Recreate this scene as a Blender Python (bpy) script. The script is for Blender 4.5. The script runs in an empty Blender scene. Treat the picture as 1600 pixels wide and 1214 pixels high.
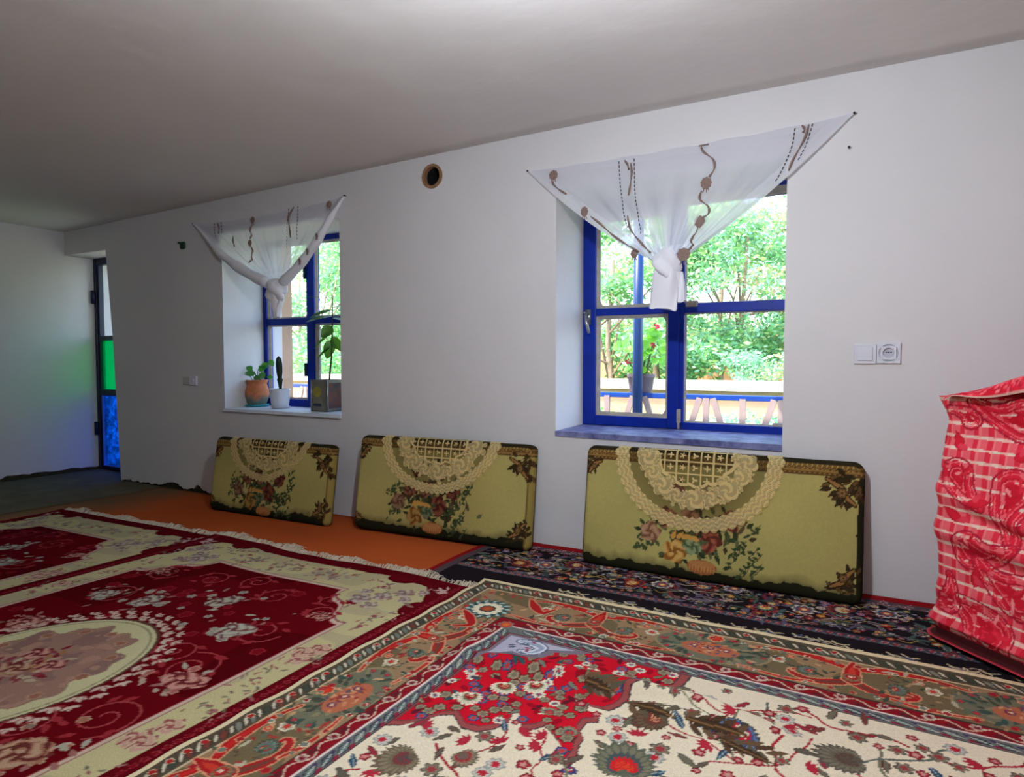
import bpy, bmesh, math, random
import numpy as np
from mathutils import Vector, Matrix, noise as mnoise

S = bpy.context.scene
COL = S.collection
rnd = random.Random(7)
rng = np.random.default_rng(7)
PI = math.pi

# ------------------------------------------------------------------ camera, sky, sun, exposure
cam_data = bpy.data.cameras.new('camera')
cam = bpy.data.objects.new('camera', cam_data)
COL.objects.link(cam)
cam_data.sensor_fit = 'HORIZONTAL'
cam_data.sensor_width = 36.0
cam_data.lens = 36.0 * 1020.0 / 1600.0
cam_data.clip_start = 0.05
cam.location = (0, -2.9, 0.95)
cam.rotation_euler = (math.radians(90 - 2.6), 0, math.radians(29.54))
S.camera = cam

world = bpy.data.worlds.new('sky')
S.world = world
world.use_nodes = True
nt = world.node_tree
nt.nodes.clear()
wo = nt.nodes.new('ShaderNodeOutputWorld')
bg = nt.nodes.new('ShaderNodeBackground')
sky = nt.nodes.new('ShaderNodeTexSky')
sky.sky_type = 'NISHITA'
sky.sun_disc = False
sky.sun_elevation = math.radians(52)
sky.sun_rotation = math.radians(-137)
sky.air_density = 1.0
sky.dust_density = 2.5
nt.links.new(sky.outputs[0], bg.inputs[0])
bg.inputs[1].default_value = 1.5
nt.links.new(bg.outputs[0], wo.inputs[0])

sun_data = bpy.data.lights.new('sun', 'SUN')
sun_data.energy = 9.0
sun_data.angle = math.radians(0.6)
sun_data.color = (1.0, 0.95, 0.86)
sun = bpy.data.objects.new('sun', sun_data)
COL.objects.link(sun)
sun.rotation_euler = Vector((0.42, 0.45, -1.0)).to_track_quat('-Z', 'Y').to_euler()   # high, from over the house
sun.location = (-4, -6, 9)

BULB_STRENGTH = 1500.0
S.view_settings.view_transform = 'Standard'
S.view_settings.look = 'None'
S.view_settings.gamma = 1.0
S.view_settings.use_curve_mapping = False
S.view_settings.exposure = 0.0

# ------------------------------------------------------------------ helpers
def lin(c):
    c = np.asarray(c, float) / 255.0
    return np.where(c <= 0.04045, c / 12.92, ((c + 0.055) / 1.055) ** 2.4)

def wloc(o):
    v = Vector((0, 0, 0))
    while o is not None:
        v += o.location
        o = o.parent
    return v

def tag(o, label=None, cat=None, group=None, kind=None):
    if label: o['label'] = label
    if cat: o['category'] = cat
    if group: o['group'] = group
    if kind: o['kind'] = kind
    return o

def thing(name, label, cat, loc, group=None):
    o = bpy.data.objects.new(name, None)
    COL.objects.link(o)
    o.empty_display_size = 0.05
    o.location = loc
    return tag(o, label, cat, group)

def struct_root(name, loc=(0, 0, 0)):
    o = bpy.data.objects.new(name, None)
    COL.objects.link(o)
    o.empty_display_size = 0.05
    o.location = loc
    o['kind'] = 'structure'
    return o

class MB:
    """collects world-space geometry for ONE mesh object"""
    def __init__(s):
        s.v = []; s.f = []
    def add(s, vs, fs):
        b = len(s.v)
        s.v.extend([tuple(p) for p in vs])
        s.f.extend([tuple(i + b for i in f) for f in fs])
        return s
    def box(s, x0, x1, y0, y1, z0, z1):
        return s.add([(x0, y0, z0), (x1, y0, z0), (x1, y1, z0), (x0, y1, z0), (x0, y0, z1), (x1, y0, z1), (x1, y1, z1), (x0, y1, z1)],
                     [(0, 3, 2, 1), (4, 5, 6, 7), (0, 1, 5, 4), (1, 2, 6, 5), (2, 3, 7, 6), (3, 0, 4, 7)])
    def bar(s, p0, p1, w, d, side=(0, 1, 0)):
        """square bar from p0 to p1; d is its size along side"""
        p0 = Vector(p0); p1 = Vector(p1); t = (p1 - p0).normalized(); sd = Vector(side)
        a = t.cross(sd).normalized() * (w / 2); b = sd.normalized() * (d / 2)
        vs = [p + q for p in (p0, p1) for q in (-a - b, a - b, a + b, -a + b)]
        return s.add(vs, [(0, 3, 2, 1), (4, 5, 6, 7), (0, 1, 5, 4), (1, 2, 6, 5), (2, 3, 7, 6), (3, 0, 4, 7)])
    def tube(s, pts, rad, n=8, caps=True):
        pts = [Vector(p) for p in pts]
        m = len(pts)
        rr = rad if hasattr(rad, '__len__') else [rad] * m
        vs = []; up = None
        for i, p in enumerate(pts):
            t = (pts[min(i + 1, m - 1)] - pts[max(i - 1, 0)]).normalized()
            if up is None:
                up = Vector((0, 0, 1)) if abs(t.z) < .9 else Vector((0, 1, 0))
            a = t.cross(up).normalized(); b = a.cross(t).normalized(); up = b
            for k in range(n):
                an = 2 * PI * k / n
                vs.append(p + (a * math.cos(an) + b * math.sin(an)) * rr[i])
        fs = [(i * n + k, i * n + (k + 1) % n, (i + 1) * n + (k + 1) % n, (i + 1) * n + k) for i in range(m - 1) for k in range(n)]
        if caps:
            fs += [tuple(range(n))[::-1], tuple((m - 1) * n + k for k in range(n))]
        return s.add(vs, fs)
    def lathe(s, prof, c, n=28, closed=True):
        """prof: (radius, z) list"""
        vs = [(c[0] + r * math.cos(2 * PI * k / n), c[1] + r * math.sin(2 * PI * k / n), c[2] + z) for r, z in prof for k in range(n)]
        m = len(prof)
        fs = [(i * n + k, i * n + (k + 1) % n, (i + 1) * n + (k + 1) % n, (i + 1) * n + k) for i in range(m - 1) for k in range(n)]
        if closed:
            fs += [tuple(range(n))[::-1], tuple((m - 1) * n + k for k in range(n))]
        return s.add(vs, fs)
    def leaf(s, base, dirv, up, L, W, bend=0.2, n=6, fold=0.12):
        base = Vector(base); d = Vector(dirv).normalized(); u = Vector(up)
        sd = d.cross(u).normalized(); u = sd.cross(d).normalized()
        vs = []
        for i in range(n + 1):
            t = i / n
            w = W / 2 * (math.sin(PI * min(t ** .75, 1)) ** .8 if 0 < t < 1 else 0.02)
            p = base + d * (L * t) - u * (bend * L * t * t)
            vs += [p - sd * w + u * (fold * w), p, p + sd * w + u * (fold * w)]
        fs = []
        for i in range(n):
            a = i * 3
            fs += [(a, a + 1, a + 4, a + 3), (a + 1, a + 2, a + 5, a + 4)]
        return s.add(vs, fs)
    def build(s, name, mat, parent=None, smooth=False, bevel=0, base=None):
        return mesh_obj(name, np.array(s.v, float), s.f, mat, parent, smooth, bevel, base)

def mesh_obj(name, v, f, mat, parent=None, smooth=False, bevel=0, base=None, colors=None, attr=None):
    v = np.asarray(v, float)
    off = np.array(wloc(parent)) if parent is not None else np.array(base if base is not None else (0, 0, 0), float)
    me = bpy.data.meshes.new(name)
    if isinstance(f, np.ndarray):
        n = len(f)
        me.vertices.add(len(v)); me.vertices.foreach_set('co', (v - off).astype(np.float32).ravel())
        me.loops.add(n * 4); me.loops.foreach_set('vertex_index', f.astype(np.int32).ravel())
        me.polygons.add(n); me.polygons.foreach_set('loop_start', np.arange(0, n * 4, 4, dtype=np.int32))
        me.update(calc_edges=True)
    else:
        me.from_pydata([tuple(p) for p in (v - off)], [], f)
    if colors is not None:
        a = me.color_attributes.new('Col', 'FLOAT_COLOR', 'POINT')
        cc = np.ones((len(v), 4), np.float32); cc[:, :colors.shape[1]] = colors
        a.data.foreach_set('color', cc.ravel())
    if smooth:
        me.polygons.foreach_set('use_smooth', np.ones(len(me.polygons), bool))
    me.materials.append(mat)
    o = bpy.data.objects.new(name, me)
    COL.objects.link(o)
    if parent is not None: o.parent = parent
    else: o.location = off
    if bevel:
        b = o.modifiers.new('bevel', 'BEVEL'); b.width = bevel; b.segments = 2; b.limit_method = 'ANGLE'
    return o

def grid_faces(nv, nu):
    i = np.arange(nv - 1)[:, None] * nu + np.arange(nu - 1)[None]
    return np.stack([i, i + 1, i + nu + 1, i + nu], -1).reshape(-1, 4)

# ------------------------------------------------------------------ materials
def nodes(name):
    m = bpy.data.materials.new(name); m.use_nodes = True
    t = m.node_tree; b = t.nodes['Principled BSDF']
    return m, t, b

def tex_noise(t, scale, detail=4, rough=.6, coord='Object'):
    tc = t.nodes.new('ShaderNodeTexCoord'); n = t.nodes.new('ShaderNodeTexNoise')
    n.inputs['Scale'].default_value = scale; n.inputs['Detail'].default_value = detail; n.inputs['Roughness'].default_value = rough
    t.links.new(tc.outputs[coord], n.inputs['Vector'])
    return n

def add_bump(t, b, pairs):
    """pairs of (scale, distance)"""
    prev = None
    for sc, dist in pairs:
        n = tex_noise(t, sc, 5)
        bp = t.nodes.new('ShaderNodeBump'); bp.inputs['Strength'].default_value = 1.0; bp.inputs['Distance'].default_value = dist
        t.links.new(n.outputs['Fac'], bp.inputs['Height'])
        if prev: t.links.new(prev.outputs[0], bp.inputs['Normal'])
        prev = bp
    if prev: t.links.new(prev.outputs[0], b.inputs['Normal'])

def M(name, col, rough=.6, var=0, vscale=8, bump=(), metal=0, spec=.4, col2=None, trans=0):
    m, t, b = nodes(name)
    c = tuple(lin(col)) + (1,)
    b.inputs['Base Color'].default_value = c
    b.inputs['Roughness'].default_value = rough
    b.inputs['Metallic'].default_value = metal
    b.inputs['Specular IOR Level'].default_value = spec
    if var or col2 is not None:
        n = tex_noise(t, vscale, 6)
        r = t.nodes.new('ShaderNodeValToRGB')
        r.color_ramp.elements[0].position = .35; r.color_ramp.elements[1].position = .68
        lc = lin(col)
        c2 = lin(col2) if col2 is not None else lc * (1 - var)
        r.color_ramp.elements[0].color = tuple(c2) + (1,)
        r.color_ramp.elements[1].color = tuple(lc) + (1,)
        t.links.new(n.outputs['Fac'], r.inputs[0]); t.links.new(r.outputs[0], b.inputs['Base Color'])
    add_bump(t, b, bump)
    return m

def vcol_mat(name, rough=.9, spec=.1, nscale=250, namt=.35, bump=.002, bscale=300, sheen=0):
    """colour from the painted attribute, broken up by fine fibre noise"""
    m, t, b = nodes(name)
    a = t.nodes.new('ShaderNodeAttribute'); a.attribute_name = 'Col'
    n = tex_noise(t, nscale, 3, .7)
    mr = t.nodes.new('ShaderNodeMapRange')
    mr.inputs['From Min'].default_value = .3; mr.inputs['From Max'].default_value = .7
    mr.inputs['To Min'].default_value = 1 - namt; mr.inputs['To Max'].default_value = 1 + namt
    t.links.new(n.outputs['Fac'], mr.inputs[0])
    mx = t.nodes.new('ShaderNodeVectorMath'); mx.operation = 'SCALE'
    t.links.new(a.outputs['Color'], mx.inputs[0]); t.links.new(mr.outputs[0], mx.inputs['Scale'])
    t.links.new(mx.outputs[0], b.inputs['Base Color'])
    b.inputs['Roughness'].default_value = rough; b.inputs['Specular IOR Level'].default_value = spec
    if sheen: b.inputs['Sheen Weight'].default_value = sheen
    add_bump(t, b, [(bscale, bump)])
    return m

def glass_mat(name, col=(255, 255, 255), gloss=.05):
    m = bpy.data.materials.new(name); m.use_nodes = True
    t = m.node_tree; t.nodes.clear()
    o = t.nodes.new('ShaderNodeOutputMaterial'); tr = t.nodes.new('ShaderNodeBsdfTransparent'); g = t.nodes.new('ShaderNodeBsdfGlossy'); mx = t.nodes.new('ShaderNodeMixShader')
    tr.inputs[0].default_value = tuple(lin(col)) + (1,)
    g.inputs['Roughness'].default_value = .03
    mx.inputs[0].default_value = gloss
    t.links.new(tr.outputs[0], mx.inputs[1]); t.links.new(g.outputs[0], mx.inputs[2]); t.links.new(mx.outputs[0], o.inputs[0])
    return m

def stained_mat(name, col, diffuse, mottled=False):
    """coloured pane: part clear-tinted, part frosted"""
    m = bpy.data.materials.new(name); m.use_nodes = True
    t = m.node_tree; t.nodes.clear()
    o = t.nodes.new('ShaderNodeOutputMaterial'); tr = t.nodes.new('ShaderNodeBsdfTransparent'); tl = t.nodes.new('ShaderNodeBsdfTranslucent'); mx = t.nodes.new('ShaderNodeMixShader')
    c = tuple(lin(col)) + (1,)
    tr.inputs[0].default_value = c; tl.inputs[0].default_value = c
    mx.inputs[0].default_value = diffuse
    if mottled:
        n = tex_noise(t, 22, 4)
        r = t.nodes.new('ShaderNodeValToRGB')
        r.color_ramp.elements[0].position = .4; r.color_ramp.elements[1].position = .62
        r.color_ramp.elements[0].color = tuple(lin(col) * .5) + (1,); r.color_ramp.elements[1].color = c
        t.links.new(n.outputs['Fac'], r.inputs[0])
        t.links.new(r.outputs[0], tl.inputs[0]); t.links.new(r.outputs[0], tr.inputs[0])
    t.links.new(tr.outputs[0], mx.inputs[1]); t.links.new(tl.outputs[0], mx.inputs[2]); t.links.new(mx.outputs[0], o.inputs[0])
    return m

def sheer_mat(name, col, net=None):
    """voile or lace: attribute alpha in Col.r (0 sheer .. 1 dense), shade in Col.g"""
    m = bpy.data.materials.new(name); m.use_nodes = True
    t = m.node_tree; t.nodes.clear()
    o = t.nodes.new('ShaderNodeOutputMaterial')
    a = t.nodes.new('ShaderNodeAttribute'); a.attribute_name = 'Col'
    sp = t.nodes.new('ShaderNodeSeparateColor'); t.links.new(a.outputs['Color'], sp.inputs[0])
    d = t.nodes.new('ShaderNodeBsdfDiffuse'); tl = t.nodes.new('ShaderNodeBsdfTranslucent'); tr = t.nodes.new('ShaderNodeBsdfTransparent')
    cm = t.nodes.new('ShaderNodeMix'); cm.data_type = 'RGBA'
    cm.inputs[6].default_value = tuple(lin(net if net else col)) + (1,); cm.inputs[7].default_value = tuple(lin(col)) + (1,)
    t.links.new(sp.outputs['Green'], cm.inputs[0])
    t.links.new(cm.outputs[2], d.inputs[0]); t.links.new(cm.outputs[2], tl.inputs[0])
    m1 = t.nodes.new('ShaderNodeMixShader'); m1.inputs[0].default_value = .45
    t.links.new(d.outputs[0], m1.inputs[1]); t.links.new(tl.outputs[0], m1.inputs[2])
    m2 = t.nodes.new('ShaderNodeMixShader')
    t.links.new(sp.outputs['Red'], m2.inputs[0])
    t.links.new(tr.outputs[0], m2.inputs[1]); t.links.new(m1.outputs[0], m2.inputs[2])
    t.links.new(m2.outputs[0], o.inputs[0])
    return m

def leaf_mat(name, transl=.45):
    m = bpy.data.materials.new(name); m.use_nodes = True
    t = m.node_tree; t.nodes.clear()
    o = t.nodes.new('ShaderNodeOutputMaterial')
    a = t.nodes.new('ShaderNodeAttribute'); a.attribute_name = 'Col'
    d = t.nodes.new('ShaderNodeBsdfDiffuse'); tl = t.nodes.new('ShaderNodeBsdfTranslucent'); g = t.nodes.new('ShaderNodeBsdfGlossy')
    g.inputs['Roughness'].default_value = .4
    t.links.new(a.outputs['Color'], d.inputs[0]); t.links.new(a.outputs['Color'], tl.inputs[0])
    m1 = t.nodes.new('ShaderNodeMixShader'); m1.inputs[0].default_value = transl
    t.links.new(d.outputs[0], m1.inputs[1]); t.links.new(tl.outputs[0], m1.inputs[2])
    m2 = t.nodes.new('ShaderNodeMixShader'); m2.inputs[0].default_value = .06
    t.links.new(m1.outputs[0], m2.inputs[1]); t.links.new(g.outputs[0], m2.inputs[2]); t.links.new(m2.outputs[0], o.inputs[0])
    return m

def emit_mat(name, col, k):
    m = bpy.data.materials.new(name); m.use_nodes = True
    t = m.node_tree; t.nodes.clear()
    o = t.nodes.new('ShaderNodeOutputMaterial'); e = t.nodes.new('ShaderNodeEmission')
    e.inputs[0].default_value = col + (1,); e.inputs[1].default_value = k
    t.links.new(e.outputs[0], o.inputs[0])
    return m

PLASTER = M('white_plaster', (222, 220, 220), .9, var=.05, vscale=1.7, bump=[(1.6, .012), (90, .0004)], spec=.15)
CEILING_M = M('ceiling_plaster', (228, 224, 220), .9, var=.07, vscale=1.1, bump=[(1.1, .016), (70, .0004)], spec=.15)
EARTH = M('earth_floor', (112, 104, 84), .95, var=.3, vscale=5, bump=[(20, .006), (120, .002)], spec=.1)
MUD = M('mud_core', (76, 70, 50), .95, var=.5, vscale=30, bump=[(60, .006)], spec=.1)
BLUE = M('blue_gloss_paint', (0, 42, 158), .42, var=.25, vscale=9, bump=[(50, .0006)], spec=.25)
DARKBLUE = M('dark_blue_paint', (14, 24, 62), .4, var=.3, vscale=9, bump=[(50, .0008)], spec=.4)
PUTTY = M('window_putty', (178, 170, 160), .85, var=.25, vscale=24, bump=[(70, .002)])
SILLPAINT = M('sill_paint', (146, 150, 194), .45, col2=(78, 82, 132), vscale=14, bump=[(30, .003)], spec=.15)
WHITESILL = M('sill_plaster', (214, 220, 228), .6, var=.1, vscale=9, bump=[(30, .003)])
CHROME = M('worn_metal', (170, 172, 170), .3, metal=.9, var=.3, vscale=40)
WPLASTIC = M('white_plastic', (216, 218, 226), .35, spec=.4)
SLOT = M('dark_recess', (38, 38, 44), .8)
GLASS = glass_mat('clear_glass')
GREEN_GLASS = stained_mat('green_glass', (60, 222, 155), .12)
BLUE_GLASS = stained_mat('blue_glass', (80, 170, 255), .15, mottled=True)
TERRACOTTA_RIM = M('broken_clay', (168, 128, 92), .9, var=.4, vscale=60, bump=[(120, .004)])
BLACKHOLE = M('pipe_black', (12, 12, 12), 1.0)  # plain near-black for the inside of the pipe hole
RUGMAT = vcol_mat('wool_pile', .95, .01, 230, .13, .003, 260)
BOARDMAT = vcol_mat('printed_velour', .85, .06, 90, .06, .0003, 220)
BAGMAT = vcol_mat('printed_cotton', .8, .2, 400, .10, .0006, 500)
LACEMAT = sheer_mat('lace', (252, 230, 164), (92, 70, 38))
VOILE = sheer_mat('white_voile', (238, 238, 244))
VOILE_D = M('gathered_voile', (232, 232, 238), .85, spec=.1, bump=[(40, .002)])
BROWNTHREAD = M('brown_embroidery', (146, 122, 112), .85, var=.3, vscale=160, bump=[(300, .001)])
DARKTHREAD = M('dark_stitch', (96, 84, 80), .9)
LEAFMAT = leaf_mat('leaves')
BARK = M('bark', (160, 136, 112), .95, var=.4, vscale=14, bump=[(25, .01)])

# ------------------------------------------------------------------ painting on grids (rugs, prints)
class Cv:
    """a colour field sampled at the vertices of a grid with lines u (across) and v (down)"""
    def __init__(s, u, v, base):
        s.u = np.asarray(u, float); s.v = np.asarray(v, float)
        s.c = np.empty((len(s.v), len(s.u), 3)); s.c[:] = lin(base)
    def win(s, u0, u1, v0, v1):
        a, b = np.searchsorted(s.u, [u0, u1]); c, d = np.searchsorted(s.v, [v0, v1])
        if b <= a or d <= c: return None
        return (slice(c, d), slice(a, b)), s.u[None, a:b], s.v[c:d, None]
    def put(s, sl, m, col):
        if m.any():
            s.c[sl][m] = lin(col)
    def rect(s, u0, u1, v0, v1, col):
        w = s.win(u0, u1, v0, v1)
        if w: s.c[w[0]] = lin(col)
    def loc(s, u, v, r, ang=0):
        w = s.win(u - r, u + r, v - r, v + r)
        if not w: return None
        sl, U, V = w
        dx = U - u; dy = V - v; ca, sa = math.cos(ang), math.sin(ang)
        return sl, dx * ca + dy * sa, -dx * sa + dy * ca
    def disc(s, u, v, r, col, ry=None, ang=0):
        ry = ry or r
        L = s.loc(u, v, max(r, ry), ang)
        if L: s.put(L[0], (L[1] / r) ** 2 + (L[2] / ry) ** 2 < 1, col)
    def flower(s, u, v, r, n, cols, ang=0, dep=.3, sq=1.0):
        L = s.loc(u, v, r * 1.02, ang)
        if not L: return
        sl, x, y = L; y = y / sq
        rho = np.hypot(x, y); th = np.arctan2(y, x)
        R = r * (1 - dep + dep * np.abs(np.cos(n * th / 2)))
        s.put(sl, rho < R, cols[0])
        if len(cols) > 1: s.put(sl, rho < R * .78, cols[1])
        if len(cols) > 2: s.put(sl, rho < r * (.42 + .1 * np.cos(n * th)), cols[2])
        if len(cols) > 3: s.put(sl, rho < r * .2, cols[3])
    def leaf(s, u, v, L_, W, ang, col, edge=None, rib=None, serr=0):
        cu = u + math.cos(ang) * L_ / 2; cv = v + math.sin(ang) * L_ / 2
        L = s.loc(cu, cv, L_ * .6, ang)
        if not L: return
        sl, x, y = L
        t = np.clip(x / L_ + .5, 0, 1)
        w = W / 2 * np.sin(PI * t ** .8)
        if serr: w = w * (1 - .3 * (np.abs((t * serr) % 1 - .5) * 2))
        inside = (np.abs(x) < L_ / 2)
        s.put(sl, inside & (np.abs(y) < w), edge or col)
        if edge: s.put(sl, inside & (np.abs(y) < w * .68), col)
        if rib: s.put(sl, inside & (np.abs(y) < W * .06) & (w > W * .1), rib)
    def palmette(s, u, v, r, ang, cols, n=13):
        """fan shaped blossom with serrated rings, opening towards ang"""
        L = s.loc(u, v, r * 1.1, ang)
        if not L: return
        sl, x, y = L
        rho = np.hypot(x, y); th = np.arctan2(y, x)
        saw = np.abs((th / (2 * PI) * n * 2) % 1 - .5) * 2
        R = r * (.60 + .40 * np.cos(th)) * (.80 + .20 * saw) * (1 + .06 * np.cos(3 * th + u * 40))
        s.put(sl, rho < R, cols[0])
        saw2 = np.abs((th / (2 * PI) * n * 2 + .5) % 1 - .5) * 2
        s.put(sl, (rho < R * .84), cols[1])
        s.put(sl, (rho < R * .84) & (rho > R * .3) & (saw2 > .72), cols[0])
        s.put(sl, (rho < R * (.50 + .24 * saw2)), cols[2])
        s.put(sl, (rho < R * .46) & (np.abs(th) < 1.9), cols[3])
        s.put(sl, (rho < R * .3) & (saw > .5), cols[4] if len(cols) > 4 else cols[0])
        s.put(sl, (x + r * .10) ** 2 + y ** 2 < (r * .12) ** 2, cols[0])
    def rose(s, u, v, r, cols, ang=0, sq=1.0):
        L = s.loc(u, v, r * 1.05, ang)
        if not L: return
        sl, x, y = L; y = y / sq
        rho = np.hypot(x, y) / r; th = np.arctan2(y, x)
        R = .88 + .1 * np.cos(5 * th + 1.3) + .04 * np.cos(9 * th)
        sh = np.sin(2.5 * th + 7.5 * rho ** .8 + 1.2 * np.sin(3 * th))
        m = rho < R
        s.put(sl, m, cols[1])
        s.put(sl, m & (sh > .45), cols[0])
        s.put(sl, m & (sh < -.5), cols[2])
        s.put(sl, rho < .16, cols[2])
    def spine(s, pts, rad):
        """signed distance to a swollen polyline: (slice, sd)"""
        P = np.asarray(pts, float); rr = np.asarray(rad, float) if hasattr(rad, '__len__') else np.full(len(P), float(rad))
        m = rr.max() + .03
        w = s.win(P[:, 0].min() - m, P[:, 0].max() + m, P[:, 1].min() - m, P[:, 1].max() + m)
        if not w: return None
        sl, U, V = w
        sd = np.full((V.shape[0], U.shape[1]), 9.)
        for k in range(len(P) - 1):
            a, b = P[k], P[k + 1]; d = b - a; l2 = max(d @ d, 1e-12)
            t = np.clip(((U - a[0]) * d[0] + (V - a[1]) * d[1]) / l2, 0, 1)
            dist = np.hypot(U - a[0] - t * d[0], V - a[1] - t * d[1])
            sd = np.minimum(sd, dist - (rr[k] + (rr[k + 1] - rr[k]) * t))
        return sl, sd
    def vine(s, pts, w, col, smooth=True):
        pts = cat(pts) if smooth else pts
        P = np.asarray(pts, float)
        for k in range(0, len(P) - 1, 6):
            r = s.spine(P[k:k + 7], w / 2)
            if r: s.put(r[0], r[1] < 0, col)
    def scroll(s, pts, rad, cols, ow=.005):
        """swollen arabesque with an outline: cols = (outline, fill, inner)"""
        pts = cat(pts, 6); n = len(pts)
        rr = np.interp(np.linspace(0, 1, n), np.linspace(0, 1, len(rad)), rad)
        r = s.spine(pts, rr)
        if not r: return
        s.put(r[0], r[1] < ow, cols[0]); s.put(r[0], r[1] < 0, cols[1])
        if len(cols) > 2: s.put(r[0], r[1] < -.45 * max(rad), cols[2])
    def poly(s, pts, col):
        P = np.asarray(pts, float)
        w = s.win(P[:, 0].min(), P[:, 0].max(), P[:, 1].min(), P[:, 1].max())
        if not w: return
        m = inpoly(w[1] + 0 * w[2], w[2] + 0 * w[1], P)
        s.put(w[0], m, col)

def inpoly(U, V, P):
    m = np.zeros(U.shape, bool); n = len(P)
    for i in range(n):
        x0, y0 = P[i]; x1, y1 = P[(i + 1) % n]
        if y0 == y1: continue
        c = ((y0 > V) != (y1 > V)) & (U < (x1 - x0) * (V - y0) / (y1 - y0) + x0)
        m ^= c
    return m

def cat(pts, k=5):
    """Catmull-Rom"""
    P = [np.asarray(p, float) for p in pts]
    P = [2 * P[0] - P[1]] + P + [2 * P[-1] - P[-2]]
    out = []
    for i in range(1, len(P) - 2):
        for j in range(k):
            t = j / k
            out.append(.5 * (2 * P[i] + (P[i + 1] - P[i - 1]) * t + (2 * P[i - 1] - 5 * P[i] + 4 * P[i + 1] - P[i + 2]) * t * t + (3 * P[i] - P[i - 1] - 3 * P[i + 1] + P[i + 2]) * t ** 3))
    out.append(P[-2])
    return np.array(out)

def spiral(u, v, r, turns, a0, sgn=1, n=22):
    return [(u + r * (1 - .88 * i / n) * math.cos(a0 + sgn * turns * 2 * PI * i / n), v + r * (1 - .88 * i / n) * math.sin(a0 + sgn * turns * 2 * PI * i / n)) for i in range(n + 1)]

def lines(*segs):
    """non-uniform grid lines: (start, end, step) segments"""
    out = []
    for a, b, st in segs:
        n = max(1, int(round((b - a) / st)))
        out += list(np.linspace(a, b, n, endpoint=False))
    out.append(segs[-1][1])
    return np.array(out)

def vnoise(x, y, sc, seed=0):
    """cheap smooth value noise, vectorised"""
    x = np.asarray(x) * sc + seed * 17.3; y = np.asarray(y) * sc + seed * 9.1
    xi = np.floor(x); yi = np.floor(y); fx = x - xi; fy = y - yi
    fx = fx * fx * (3 - 2 * fx); fy = fy * fy * (3 - 2 * fy)
    def h(a, b):
        q = np.sin(a * 127.1 + b * 311.7 + seed * 74.7) * 43758.5453
        return q - np.floor(q)
    return (h(xi, yi) * (1 - fx) + h(xi + 1, yi) * fx) * (1 - fy) + (h(xi, yi + 1) * (1 - fx) + h(xi + 1, yi + 1) * fx) * fy

def rug_mesh(name, cv, place, mat, parent=None, thick=.008, base=None):
    """place(U, V) -> X, Y, Z arrays for the pile side; a skirt closes the edge"""
    U, V = np.meshgrid(cv.u, cv.v)
    X, Y, Z = place(U, V)
    nv, nu = U.shape
    v = np.stack([X, Y, Z], -1).reshape(-1, 3)
    idx = np.arange(nv * nu).reshape(nv, nu)
    ring = np.concatenate([idx[0, :], idx[1:, -1], idx[-1, -2::-1], idx[-2:0:-1, 0]])
    low = v[ring].copy(); low[:, 2] -= thick
    k = len(ring); b = nv * nu
    r2 = np.arange(k) + b
    skirt = np.stack([ring, np.roll(ring, -1), np.roll(r2, -1), r2], -1)
    f = grid_faces(nv, nu)
    p = v[f[0]]
    if np.cross(p[1] - p[0], p[2] - p[0])[2] < 0:
        f = f[:, ::-1]
    else:
        skirt = skirt[:, ::-1]
    v = np.concatenate([v, low]); c = cv.c.reshape(-1, 3); c = np.concatenate([c, c[ring]])
    f = np.concatenate([f, skirt])
    return mesh_obj(name, v, f, mat, parent, smooth=True, colors=c, base=base)

# ------------------------------------------------------------------ room shell
XL, XR, YB, ZC = -5.88, 2.6, -5.6, 2.06
WT = 0.5            # thickness of the window wall
Y0 = 0.335          # plane of the window frames
WIN1 = (-1.396, -0.354, 0.592, 1.765)
WIN2 = (-3.895, -2.822, 0.612, 1.785)

def flat_poly(name, outlines, y0, y1, mat):
    """polygon with holes in the x-z plane, extruded from y0 to y1"""
    cu = bpy.data.curves.new(name, 'CURVE'); cu.dimensions = '2D'; cu.fill_mode = 'BOTH'; cu.extrude = 1.0
    for pts in outlines:
        sp = cu.splines.new('POLY'); sp.points.add(len(pts) - 1); sp.use_cyclic_u = True
        for p, q in zip(sp.points, pts): p.co = (q[0], q[1], 0, 1)
    tmp = bpy.data.objects.new('tmp', cu); COL.objects.link(tmp)
    bpy.context.view_layer.update()
    me = bpy.data.meshes.new_from_object(tmp.evaluated_get(bpy.context.evaluated_depsgraph_get()))
    bpy.data.objects.remove(tmp); bpy.data.curves.remove(cu)
    for v in me.vertices:
        x, z, e = v.co
        v.co = (x, y0 + (y1 - y0) * (1 - (e + 1) / 2), z)
    me.materials.clear(); me.materials.append(mat); me.name = name
    bm = bmesh.new(); bm.from_mesh(me); bmesh.ops.recalc_face_normals(bm, faces=bm.faces); bm.to_mesh(me); bm.free()
    o = bpy.data.objects.new(name, me); COL.objects.link(o)
    return o

# ragged plaster edge at the foot of the wall, left of the first cushion
foot = [(-5.155, .0)]
x = -5.155
while x < -3.5:
    x += rnd.uniform(.008, .025)
    big = .035 * math.exp(-((x + 4.5) / .08) ** 2) + .035 * math.exp(-((x + 4.2) / .06) ** 2)
    foot.append((x, .006 + rnd.uniform(0, .02) + big))
foot.append((-3.45, 0.0))
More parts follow.
